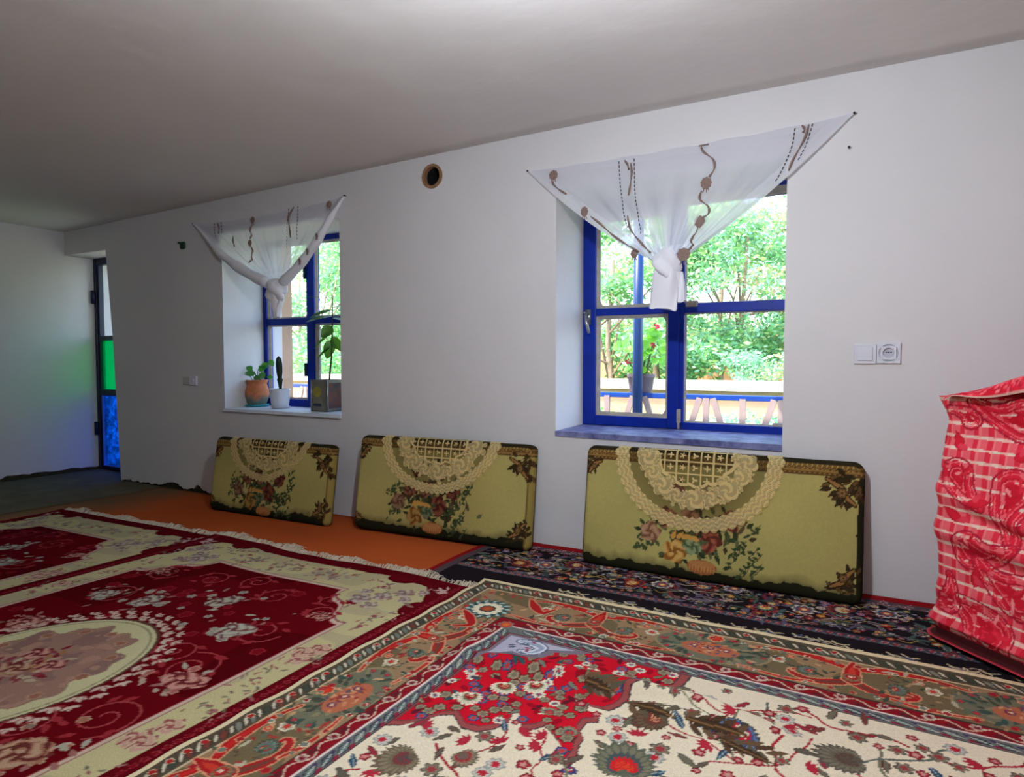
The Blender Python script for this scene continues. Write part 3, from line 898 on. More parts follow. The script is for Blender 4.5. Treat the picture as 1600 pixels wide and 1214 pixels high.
# --- the big cream rug in front
WL, WTp = .365, .42
ru = lines((0, 1.95, .0037), (1.95, 3.0, .09)); rv = lines((0, 1.62, .0037), (1.62, 3.9, .12))
rc = Cv(ru, rv, (226, 212, 182))
TAUPE = (112, 98, 70); RED = (166, 36, 36); PEACH = (206, 146, 108); CRE = (226, 214, 186); TEAL = (50, 84, 88); NAVY = (44, 52, 96); GREY = (112, 120, 106); DGR = (66, 74, 60); BRN = (116, 62, 50); LIL = (176, 172, 186)
U, V = np.meshgrid(rc.u, rc.v)
a_ = U / WL; b_ = V / WTp
w_ = np.minimum(a_, b_)
brd = w_ < 1
for lo, hi, col in ((0, .05, (224, 206, 164)), (.05, .20, (84, 74, 58)), (.20, .215, (196, 176, 140)), (.215, .735, TAUPE), (.735, .75, (52, 50, 46)), (.75, .868, (132, 26, 34)), (.868, .886, (220, 202, 190)), (.886, .99, (104, 108, 104)), (.99, 1.0, (60, 40, 44))):
    rc.c[brd & (w_ >= lo) & (w_ < hi)] = lin(col)
salm = brd & (w_ > .215) & (w_ < .735) & (vnoise(U, V, 7, 3) > .60)
rc.c[salm] = lin((148, 120, 88))
def PB(side, l, w):
    return (w * WL, l) if side == 0 else (l, w * WTp)
for side in (0, 1):
    ba = PI / 2 if side == 0 else 0
    fl = (lambda a: a) if side == 1 else (lambda a: PI / 2 - a)          # mirror so that both sides run away from the corner
    Lm = 1.62 if side == 0 else 2.2
    # outer guard: slanting leaves
    k = .05
    while k < Lm:
        u, v = PB(side, k, .125)
        rc.leaf(u - .02 * math.cos(fl(.9)), v - .02 * math.sin(fl(.9)), .05, .024, fl(.9), rnd.choice([GREY, DGR, (126, 128, 112), BRN]), (60, 56, 48))
        u, v = PB(side, k + .022, .125)
        rc.leaf(u - .02 * math.cos(fl(.9)), v - .02 * math.sin(fl(.9)), .042, .008, fl(.9), (206, 196, 170))
        if rnd.random() < .3:
            u, v = PB(side, k, .10); rc.flower(u, v, .012, 6, [(206, 180, 150), RED])
        k += .044
    # inner guard 1: red with pale blossoms and a wavy vine
    k = .38; pts = []
    while k < Lm:
        pts.append(PB(side, k, .81 + .035 * math.sin(k * 62))); k += .0125
    rc.vine(pts, .005, (206, 176, 150), smooth=False)
    k = .39; j = 0
    while k < Lm:
        u, v = PB(side, k, .81 + .02 * (-1) ** j)
        if j % 2: rc.flower(u, v, .017, 6, [(206, 190, 164), (170, 140, 130), (120, 30, 40)])
        else: rc.leaf(u - .02, v, .042, .02, fl(.3), (104, 30, 38), (70, 50, 50))
        k += .051; j += 1
    # inner guard 2: grey-green reciprocal leaves
    k = .42
    while k < Lm:
        u, v = PB(side, k, .94)
        rc.leaf(u - .022 * math.cos(fl(.35)), v - .022 * math.sin(fl(.35)), .055, .026, fl(.35), rnd.choice([(104, 124, 116), (126, 136, 124), (84, 100, 100)]), (52, 46, 56), (190, 190, 176))
        u, v = PB(side, k + .028, .965)
        rc.leaf(u, v, .03, .012, fl(.2), (140, 44, 60))
        u, v = PB(side, k + .02, .905)
        rc.leaf(u, v, .028, .011, fl(.4), (70, 60, 90))
        k += .054
    for k in range(230):
        u, v = PB(side, rnd.uniform(.3, Lm), rnd.uniform(.23, .72))
        rc.leaf(u, v, rnd.uniform(.015, .032), .009, rnd.random() * 6.3, rnd.choice([DGR, (96, 84, 60), (150, 52, 44), (84, 92, 76), (160, 130, 92), (92, 76, 56)]))
    # main border
    for l0 in ((1.0, 1.78) if side == 0 else (.98, 1.80)):
        u, v = PB(side, l0, .47)
        rx, ry = (.082, .155) if side == 0 else (.155, .088)
        rc.disc(u, v, rx * 1.18, (150, 130, 96), ry * 1.18); rc.disc(u, v, rx * 1.12, (112, 110, 88), ry * 1.12)
        for k in range(64):
            a = rnd.random() * 6.3; d = rnd.uniform(.45, 1.02)
            rc.leaf(u + rx * d * math.cos(a), v + ry * d * math.sin(a), .035, .015, a + rnd.uniform(-.8, .8), rnd.choice([DGR, (60, 82, 74), (92, 104, 82), (72, 76, 62), (136, 128, 96)]))
        rc.disc(u + (.015 if side == 0 else 0), v + (0 if side == 0 else .012), rx * .58, (178, 104, 74), ry * .55)
        for k in range(46):
            a = rnd.random() * 6.3; d = rnd.uniform(0, .55)
            rc.leaf(u + rx * d * math.cos(a), v + ry * d * math.sin(a), .02, .009, rnd.random() * 6.3, rnd.choice([(150, 60, 50), (196, 130, 90), (92, 80, 96), (200, 150, 110)]))
        for k in range(3):
            uu, vv = PB(side, l0 + (k - 1) * .05, .48); rc.flower(uu, vv, .014, 7, [(60, 60, 96), (150, 60, 60), (206, 180, 150)])
        uu, vv = PB(side, l0, .28); rc.flower(uu, vv, .03, 7, [(206, 150, 110), (186, 44, 36), (206, 60, 40)])
        for k in range(10):
            a = k / 10 * 2 * PI
            rc.flower(u + rx * 1.02 * math.cos(a), v + ry * 1.02 * math.sin(a), .011, 6, [(60, 80, 80), (176, 60, 60)])
    for l0, dr in ((.58, 1), (1.38, 1), (2.1, 1)):
        for mir in (-1, 1):
            def Q(pts): return [PB(side, l0 + mir * p[0], p[1]) for p in pts]
            # long red arms and the bracket between two ovals
            rc.scroll(Q([(.02, .32), (.08, .26), (.15, .24), (.22, .25), (.29, .30)]), [.010, .016, .011, .006, .003], (PEACH, RED, (190, 40, 36)))
            rc.scroll(Q([(.0, .52), (.05, .60), (.10, .64), (.15, .60), (.16, .54), (.13, .51)]), [.018, .017, .012, .009, .006, .003], (PEACH, RED, BRN))
            rc.scroll(Q([(.10, .66), (.16, .70), (.24, .69), (.30, .66)]), [.004, .006, .004, .002], (PEACH, (176, 50, 44)))
            u, v = PB(side, l0 + mir * .10, .50)
            rc.palmette(u, v, .05, ba + (0 if mir > 0 else PI), [DGR, GREY, (84, 108, 100), (150, 60, 50), PEACH], 11)
            u, v = PB(side, l0 + mir * .20, .42); rc.flower(u, v, .024, 6, [CRE, (176, 170, 140), (190, 60, 50)])
            u, v = PB(side, l0 + mir * .17, .33); rc.flower(u, v, .015, 6, [PEACH, (190, 60, 50), PEACH])
            for k in range(16):
                u, v = PB(side, l0 + mir * rnd.uniform(.02, .30), rnd.uniform(.24, .71))
                rc.leaf(u, v, rnd.uniform(.02, .045), .013, rnd.random() * 6.3, rnd.choice([(176, 170, 140), DGR, (160, 60, 52), (96, 104, 84), (190, 150, 110)]))
        u, v = PB(side, l0, .44)
        rc.scroll([PB(side, l0 - .0, .22), PB(side, l0, .35), PB(side, l0, .5)], [.004, .02, .024], (PEACH, RED, (196, 60, 44)))
        rc.palmette(u, v, .042, 0 if side == 0 else PI / 2, [(104, 96, 72), (150, 110, 80), (150, 40, 44), (190, 60, 50), CRE], 9)
    k = .36
    while k < Lm:
        for w in (.27, .69):
            u, v = PB(side, k + rnd.uniform(-.02, .02), w)
            rc.flower(u, v, rnd.uniform(.008, .014), 5, [rnd.choice([CRE, (190, 60, 50), PEACH]), rnd.choice([(150, 40, 44), GREY])])
        k += .06
# corner rosette
for r_, n_, cols in ((.098, 18, [(104, 100, 80), (120, 110, 84)]), (.082, 14, [(40, 78, 76), (104, 130, 124)]), (.06, 12, [CRE, (230, 222, 190)]), (.034, 10, [(40, 60, 60), (160, 70, 46), (176, 92, 50)])):
    rc.flower(.185, .27, r_, n_, cols, 0, .18, 1.0)
for k in range(14):
    a = 2 * PI * k / 14; rc.leaf(.185 + .064 * math.cos(a), .27 + .064 * math.sin(a), .026, .02, a + .5, (170, 190, 180), (40, 80, 80))
for sg in (0, 1):
    P_ = (lambda x, y: (x, y)) if sg else (lambda x, y: (y, x * 1.12))
    rc.scroll([P_(.29, .12), P_(.33, .17), P_(.38, .21), P_(.41, .16)], [.006, .018, .012, .004], (PEACH, RED))
    for k in range(7):
        u, v = P_(.12 + .03 * k, .105); rc.leaf(u, v, .03, .014, rnd.random() * 6, rnd.choice([(190, 120, 90), (176, 60, 50), (190, 110, 80)]))
rc.flower(.318, .365, .03, 8, [(120, 130, 120), (196, 60, 44), (206, 110, 50)])
# red corner piece of the field
lobe = [(.365, 1.05), (.40, 1.03), (.43, .985), (.455, .945), (.485, .925), (.505, .94), (.535, .965), (.578, .962), (.612, .93), (.628, .885), (.618, .845), (.60, .825), (.625, .83), (.65, .865), (.672, .90), (.70, .88), (.715, .855),
        (.735, .87), (.755, .885), (.79, .915), (.815, .945), (.835, .985), (.838, .94), (.825, .895), (.822, .86), (.80, .83), (.80, .79), (.825, .775), (.818, .75), (.785, .75), (.755, .735), (.725, .705), (.745, .70), (.785, .715), (.83, .712), (.852, .685), (.858, .64), (.85, .595), (.87, .57), (.91, .555), (.945, .53), (.965, .48), (.97, .42), (.365, .42)]
lob = np.array(lobe); cen = np.array([.46, .52])
rc.poly(cen + (lob - cen) * 1.012, (70, 60, 60)); rc.poly(lob, (150, 76, 72))
rc.poly(cen + (lob - cen) * .955, (96, 60, 64)); rc.poly(cen + (lob - cen) * .945, (196, 24, 40))
def in_lobe(x, y, k=.92):
    return bool(inpoly(np.array([x]), np.array([y]), cen + (lob - cen) * k)[0])
pts = []
tries = 0
while len(pts) < 190 and tries < 4000:
    tries += 1
    x, y = rnd.uniform(.37, .95), rnd.uniform(.42, 1.0)
    if in_lobe(x, y) and all(math.hypot(x - p[0], y - p[1]) > .025 for p in pts): pts.append((x, y))
for i, (x, y) in enumerate(pts):
    k = rnd.random()
    if k < .34: rc.flower(x, y, rnd.uniform(.016, .024), 6, [(96, 40, 40), (150, 140, 110), (120, 110, 90)], rnd.random() * 6)
    elif k < .5: rc.flower(x, y, rnd.uniform(.014, .021), 8, [CRE, (206, 200, 176), (70, 90, 110), (190, 50, 50)], rnd.random() * 6)
    elif k < .62: rc.flower(x, y, .018, 6, [NAVY, (92, 100, 130), (190, 60, 50)], rnd.random() * 6)
    elif k < .85: rc.leaf(x, y, .042, .018, rnd.random() * 6.3, rnd.choice([(120, 112, 84), GREY, (92, 30, 40), TEAL]), (110, 24, 36))
    else: rc.leaf(x, y, .04, .02, rnd.random() * 6.3, (150, 20, 34))
for (x, y) in ((.524, .728), (.60, .68), (.47, .82)):
    rc.palmette(x, y, .056, 1.2, [CRE, (196, 190, 160), (110, 110, 80), (150, 30, 40), PEACH], 11)
for (x, y) in ((.785, .86), (.70, .80), (.80, .64)):
    rc.palmette(x, y, .035, -2, [(120, 112, 90), (150, 140, 112), TEAL, (190, 40, 40)], 9)
rc.palmette(.838, .985, .028, .8, [NAVY, (70, 80, 130), RED, CRE], 7)
# lilac cartouche in the very corner
rc.poly([(.37, .425), (.66, .425), (.62, .46), (.56, .475), (.545, .53), (.49, .56), (.44, .555), (.41, .60), (.37, .655)], (120, 112, 122))
rc.poly([(.38, .435), (.61, .435), (.57, .455), (.53, .47), (.525, .515), (.48, .54), (.435, .535), (.405, .57), (.38, .61)], LIL)
rc.scroll([(.43, .46), (.47, .455), (.51, .47), (.50, .51), (.46, .52)], [.012, .02, .018, .014, .008], ((84, 92, 110), (206, 208, 214), (150, 160, 176)))
for k in range(10): rc.leaf(rnd.uniform(.39, .5), rnd.uniform(.44, .55), .025, .01, rnd.random() * 6, rnd.choice([(150, 60, 90), (90, 110, 130), (84, 96, 110)]))
# ivory field: vines, leaves, blossoms
used = [(p[0], p[1]) for p in pts]
big = [(.952, .93, .115, -1.9, [(92, 96, 80), (120, 116, 92), (70, 84, 84), (196, 40, 40), (214, 70, 46)]),
       (1.16, .655, .085, 1.9, [(70, 64, 60), (96, 120, 150), (60, 80, 130), (170, 40, 50), CRE]),
       (.96, .69, .075, 2.6, [(84, 66, 50), (110, 86, 66), (92, 70, 54), (120, 60, 50), PEACH]),
       (.50, 1.13, .09, 2.2, [(104, 92, 74), (132, 118, 94), (112, 104, 80), (120, 60, 60), (60, 80, 80)]),
       (.60, 1.06, .055, .5, [(104, 92, 74), (140, 124, 100), (150, 50, 50), (110, 90, 80)]),
       (1.40, .63, .09, 2.8, [(92, 84, 72), (116, 110, 92), (104, 96, 78), (90, 70, 60)]),
       (.66, 1.17, .07, 1.0, [(110, 60, 54), (150, 110, 90), (176, 50, 50), CRE]),
       (1.30, .80, .07, 0, [(150, 40, 50), (176, 120, 110), (120, 60, 60), CRE]),
       (1.02, 1.10, .06, 2, [(84, 96, 84), (130, 130, 110), (150, 50, 50), CRE]),
       (.80, 1.12, .06, 4, [(120, 44, 50), (170, 110, 100), (96, 110, 96), CRE])]
def field_ok(x, y, m=0):
    return x > WL + .02 and y > WTp + .03 and not in_lobe(x, y, 1.06)
for i in range(110):
    x = rnd.uniform(.42, 1.9); y = rnd.uniform(.5, 1.6); a = rnd.random() * 6.3
    P = [(x, y)]
    for k in range(7):
        a += rnd.uniform(-.9, .9); x += .045 * math.cos(a); y += .045 * math.sin(a)
        P.append((x, y))
    P = [p for p in P if field_ok(*p)]
    if len(P) > 3: rc.vine(P, rnd.choice([.005, .007]), rnd.choice([(166, 36, 48), (166, 36, 48), (120, 116, 92), (160, 36, 50), (96, 104, 92)]))
for b in big: used.append((b[0], b[1]))
small = []
tries = 0
while len(small) < 560 and tries < 30000:
    tries += 1
    x, y = rnd.uniform(.38, 1.93), rnd.uniform(.45, 1.60)
    if not field_ok(x, y): continue
    if any(math.hypot(x - b[0], y - b[1]) < b[2] * .80 for b in big): continue
    if any(math.hypot(x - p[0], y - p[1]) < .036 for p in small): continue
    small.append((x, y))
    k = rnd.random(); a = rnd.random() * 6.3
    if k < .30:
        rc.leaf(x, y, rnd.uniform(.045, .075), rnd.uniform(.018, .03), a, rnd.choice([(150, 50, 60), (120, 60, 54), (110, 104, 84), (96, 88, 74)]), rnd.choice([(92, 40, 44), (80, 76, 66)]), serr=3)
    elif k < .55:
        rc.flower(x, y, rnd.uniform(.012, .020), 5, [(112, 30, 38), (160, 46, 56), (196, 140, 126)], a)
    elif k < .72:
        rc.flower(x, y, rnd.uniform(.016, .028), 6, [(92, 84, 72), (128, 118, 98), (150, 60, 60)], a, .4)
    elif k < .8:
        rc.leaf(x, y, .06, .022, a, TEAL, NAVY, (150, 160, 170), serr=3)
    elif k < .9:
        for j in range(5): rc.leaf(x, y, .034, .013, a + j * .5 - 1, (170, 44, 58))
    else:
        rc.flower(x, y, .026, 8, [(150, 150, 140), (190, 186, 170), (176, 40, 52)], a)
for (x, y, r, a, cols) in big:
    rc.palmette(x, y, r, a, cols, 13)
# fold shade along the ridges, painted in as long dark feather leaves
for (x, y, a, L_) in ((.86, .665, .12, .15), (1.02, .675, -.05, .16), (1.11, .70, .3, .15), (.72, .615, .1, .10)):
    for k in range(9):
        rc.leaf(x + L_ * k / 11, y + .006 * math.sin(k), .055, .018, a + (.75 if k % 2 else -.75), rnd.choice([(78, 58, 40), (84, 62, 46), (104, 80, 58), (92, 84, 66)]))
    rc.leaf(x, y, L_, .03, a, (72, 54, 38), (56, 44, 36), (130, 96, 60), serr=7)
def place_cream(U, V):
    X = -1.437 + U + .010 * (vnoise(V, V * 0, 5, 3) - .5) * np.clip(1 - U / .3, 0, 1) + .004 * np.sin(V * 31) * np.clip(1 - U / .1, 0, 1)
    Y = -.603 - V + .018 * (vnoise(U, U * 0, 5, 8) - .5) * np.clip(1 - V / .3, 0, 1)
    Z = .026 + .005 * (vnoise(U, V, 3, 2) - .5)
    ru_ = np.clip((U - .28) / .2, 0, 1) * np.clip((1.30 - U) / .25, 0, 1)
    c0 = .60 + .025 * np.sin(U * 5)
    Z += ru_ * .032 * np.exp(-((V - c0) / .036) ** 2)
    Z += .022 * np.exp(-((V - .655 + .12 * (U - 1.0)) / .035) ** 2) * np.clip((U - .80) / .15, 0, 1) * np.clip((1.35 - U) / .2, 0, 1)
    Z += .012 * np.exp(-((U - .30 - .2 * (V - .55)) / .03) ** 2) * np.exp(-((V - .58) / .12) ** 2)
    Z += .008 * np.exp(-(V / .03) ** 2) * vnoise(U, V, 4, 6)
    return X, Y, Z
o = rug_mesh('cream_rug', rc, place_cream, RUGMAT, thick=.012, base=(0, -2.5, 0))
tag(o, 'large ivory rug with red corner and taupe border, lying rumpled in front', 'rug')

# ------------------------------------------------------------------ back cushions and their lace
def cushion(A, B, h, lean, t, seed, label):
    """A, B: lower front corners on the floor; leans back on the wall"""
    r = random.Random(seed)
    A = np.array([A[0], A[1], .0]); B = np.array([B[0], B[1], .0]); w = np.linalg.norm(B - A)
    ex = (B - A) / w; n0 = np.array([ex[1], -ex[0], 0]); ez = np.array([0, 0, 1.0])
    up = ez * math.cos(lean) - n0 * math.sin(lean); nn = n0 * math.cos(lean) + ez * math.sin(lean)
    A = A + ez * (.006 if seed == 1 else .014)
    st = .0036 if seed == 3 else .0044
    u = np.concatenate([np.linspace(0, .03, 8)[:-1], np.arange(.03, w - .03, st), np.linspace(w - .03, w, 8)])
    v = np.concatenate([np.linspace(0, .03, 8)[:-1], np.arange(.03, h - .03, st), np.linspace(h - .03, h, 8)])
    c = Cv(u, v, (178, 166, 100))
    U, V = np.meshgrid(u, v)
    tone = vnoise(U, V, 5, seed)
    c.c = c.c * (1 - .25 * (tone - .4)[..., None])
    g = np.clip((vnoise(U, V, 3, seed + 9) - .55) * 2, 0, 1)[..., None] * .35
    c.c = c.c * (1 - g) + lin((150, 128, 72)) * g
    dk, gd, br = (44, 38, 22), (142, 110, 56), (92, 68, 36)
    # bottom: dark ragged band fading upwards, sides: narrow dark border, top: gilt moulding print
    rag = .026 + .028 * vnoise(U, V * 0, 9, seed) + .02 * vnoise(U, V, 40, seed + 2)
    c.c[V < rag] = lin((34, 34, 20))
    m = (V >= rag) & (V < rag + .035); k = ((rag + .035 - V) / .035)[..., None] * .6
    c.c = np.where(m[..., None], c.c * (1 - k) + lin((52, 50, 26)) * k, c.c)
    sd_ = .018 + .008 * vnoise(V, U * 0, 30, seed + 4)
    c.c[(U > w - sd_)] = lin((44, 40, 24)); c.c[(U < .012)] = lin((70, 62, 34))
    if seed != 3: c.c[(U > w - .034) & (U < w - .022)] = lin((120, 96, 50)); c.c[(U > w - .022)] = lin((150, 132, 70))
    top = h - V
    c.c[top < .062] = lin(br); c.c[top < .05] = lin(gd); c.c[top < .042] = lin(br); c.c[top < .026] = lin((120, 92, 48)); c.c[top < .02] = lin(dk)
    q = np.arange(.02, w - .02, .018)
    for x in q:
        c.flower(x, h - .034, .0075, 5, [(170, 134, 74), (110, 80, 40)], x * 30); c.disc(x + .009, h - .0535, .003, (160, 126, 66)); c.disc(x, h - .023, .003, (176, 150, 90))
    def corner(x0, y0, sx, sy, s):
        for kk in range(30):
            a = r.uniform(-.1, PI / 2 + .1); d = r.uniform(.005, .085) * s
            x, y = x0 + sx * d * math.cos(a), y0 + sy * d * math.sin(a)
            c.leaf(x, y, r.uniform(.025, .042) * s, .016 * s, math.atan2(sy * math.sin(a), sx * math.cos(a)) + r.uniform(-.7, .7), r.choice([(74, 54, 32), (52, 42, 24), (100, 74, 42), (60, 46, 28)]), (46, 36, 20))
        c.scroll([(x0 + sx * .01, y0 + sy * .085 * s), (x0 + sx * .035 * s, y0 + sy * .06 * s), (x0 + sx * .05 * s, y0 + sy * .035 * s), (x0 + sx * .09 * s, y0 + sy * .012)], [.003, .008, .009, .003], ((52, 38, 22), (150, 108, 60)))
        c.flower(x0 + sx * .045 * s, y0 + sy * .05 * s, .020 * s, 6, [(56, 42, 24), (104, 76, 44), (140, 106, 62), (74, 52, 30)])
    corner(w - .02, h - .06, -1, -1, 1.25); corner(.01, h - .06, 1, -1, .75)
    corner(w - .02, .05, -1, 1, 1.0)
    if seed != 3: corner(.01, .05, 1, 1, .5)
    # the bouquet
    bx, by = .43 * w, .30 * h
    for kk in range(150):
        a = r.random() * 6.3; d = abs(r.gauss(0, .55))
        x, y = bx + d * .20 * math.cos(a) + .03, by + d * .13 * math.sin(a) + .02
        if y < .07: y = .08
        c.leaf(x, y, r.uniform(.03, .06), r.uniform(.014, .024), r.random() * 6.3, r.choice([(54, 62, 36), (66, 74, 42), (84, 88, 54), (46, 48, 30), (100, 104, 66), (92, 74, 50), (74, 54, 38)]), r.choice([None, (44, 54, 34)]), None)
    for kk in range(16):
        x, y = bx + .20 + r.uniform(-.05, .06), by + r.uniform(-.13, .12)
        c.vine([(x, y), (x + .02, y + .015), (x + .035, y + .04)], .003, (60, 70, 42)); 
        for jj in range(4): c.leaf(x + .01 * jj, y + .01 * jj, .022, .011, r.random() * 6, (58, 72, 44))
    for kk in range(9):
        x, y = bx - .21 + r.uniform(-.04, .04), by + r.uniform(-.09, .12)
        for jj in range(4): c.leaf(x + .008 * jj, y + .01 * jj, .022, .010, r.random() * 6, (70, 82, 50))
    ros = [(-.06, -.05, .055, [(206, 164, 92), (186, 136, 64), (140, 92, 40)]), (.075, .015, .06, [(160, 92, 66), (134, 66, 50), (92, 44, 34)]), (-.17, .02, .05, [(176, 138, 104), (156, 116, 86), (120, 82, 60)]), (.16, .10, .05, [(150, 84, 60), (122, 66, 50), (84, 46, 36)]),
           (.0, .10, .05, [(180, 130, 96), (158, 106, 76), (120, 74, 54)]), (.015, -.015, .045, [(140, 150, 110), (112, 126, 84), (76, 92, 58)]), (-.10, .09, .05, [(170, 110, 80), (150, 90, 60), (100, 60, 44)]), (.06, .19, .06, [(176, 150, 104), (156, 126, 84), (120, 90, 60)]), (-.06, .20, .05, [(150, 90, 70), (130, 70, 54), (92, 50, 40)])]
    for x, y, rr, cols in ros:
        k = 1.0 if seed == 3 else .78
        c.rose(bx + x, by + y, rr, [tuple(q * k for q in col) for col in cols], r.random() * 6)
        for jj in range(4):
            a = r.random() * 6.3; c.leaf(bx + x + rr * .8 * math.cos(a), by + y + rr * .8 * math.sin(a), .034, .016, a, r.choice([(62, 74, 44), (84, 92, 56), (48, 54, 34)]))
    for jj in range(5): c.leaf(bx - .075 + .02 * jj, by + .005 * jj, .04, .02, 1.2 - jj * .4, (196, 146, 70))
    c.disc(bx + .055, by - .10, .062, (150, 96, 54), .03); c.disc(bx + .055, by - .088, .055, (176, 122, 70), .014)
    for jj in range(9): c.leaf(bx + .055 - .05 + .0125 * jj, by - .12, .03, .008, PI / 2, (186, 130, 76))
    # shape: pillow edge with rounded corners
    rc_ = .042; re = t / 2
    U2, V2 = U.copy(), V.copy()
    for cx_, cy_, sx, sy in ((rc_, rc_, -1, -1), (w - rc_, rc_, 1, -1), (rc_, h - rc_, -1, 1), (w - rc_, h - rc_, 1, 1)):
        dx = (U2 - cx_) * sx; dy = (V2 - cy_) * sy
        msk = (dx > 0) & (dy > 0)
        mx = np.maximum(dx, dy); hy = np.hypot(dx, dy) + 1e-9
        k = np.where(msk, mx / hy, 1)
        U2 = np.where(msk, cx_ + sx * dx * k, U2); V2 = np.where(msk, cy_ + sy * dy * k, V2)
    dxl = np.minimum(U, w - U); dyl = np.minimum(V, h - V)
    e = np.minimum(dxl, dyl)
    cxm = (dxl < rc_) & (dyl < rc_)
    e = np.where(cxm, np.minimum(e, rc_ - np.maximum(rc_ - dxl, rc_ - dyl)), e)
    q = np.clip(e / re, 0, 1)
    D = -t / 2 + t / 2 * np.sqrt(np.clip(1 - (1 - q) ** 2, 0, 1)) + .004 * (vnoise(U, V, 7, seed) - .5) * np.clip(e / .05, 0, 1)
    wob = .003 * (vnoise(V, U, 14, seed + 1) - .5)
    P = A + ex * (U2 + wob)[..., None] + up * (V2 + wob)[..., None] + nn * D[..., None]
    nv, nu = U.shape
    vs = P.reshape(-1, 3); idx = np.arange(nv * nu).reshape(nv, nu)
    ringi = np.concatenate([idx[0, :], idx[1:, -1], idx[-1, -2::-1], idx[-2:0:-1, 0]])
    ctr = np.array([w / 2, h / 2])
    ru2 = U2.reshape(-1)[ringi]; rv2 = V2.reshape(-1)[ringi]
    def back(inset, d):
        x = np.clip(ru2, inset, w - inset); y = np.clip(rv2, inset, h - inset)
        return A + ex * x[:, None] + up * y[:, None] + nn * d
    k = len(ringi); b = nv * nu
    levels = [(.004, -t * .75), (.016, -t * .97), (.04, -t)]
    allv = [vs]; fl_ = [grid_faces(nv, nu)]
    prev = ringi
    for i, (ins, d) in enumerate(levels):
        cur = np.arange(k) + b + i * k
        allv.append(back(ins, d)); fl_.append(np.stack([np.roll(prev, -1), prev, cur, np.roll(cur, -1)], -1)); prev = cur
    b2 = b + len(levels) * k
    allv.append(np.array([A + ex * w / 2 + up * h / 2 - nn * t]))
    fl_.append(np.stack([np.roll(prev, -1), prev, np.full(k, b2), np.full(k, b2)], -1)[:, :3] if False else np.stack([np.roll(prev, -1)[::2], prev[::2], np.roll(prev, 1)[::2], np.full(len(prev[::2]), b2)], -1) if k % 2 == 0 else np.stack([np.roll(prev, -1), prev, np.full(k, b2), np.full(k, b2)], -1))
    vs = np.concatenate(allv); f = np.concatenate(fl_)
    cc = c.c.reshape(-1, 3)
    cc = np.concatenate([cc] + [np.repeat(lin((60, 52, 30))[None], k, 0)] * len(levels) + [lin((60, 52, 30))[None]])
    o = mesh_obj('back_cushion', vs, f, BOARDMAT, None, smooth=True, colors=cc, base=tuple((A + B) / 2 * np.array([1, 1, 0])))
    tag(o, label, 'cushion', 'printed back cushions leaning on the wall')
    return dict(A=A, ex=ex, up=up, nn=nn, w=w, h=h, t=t)

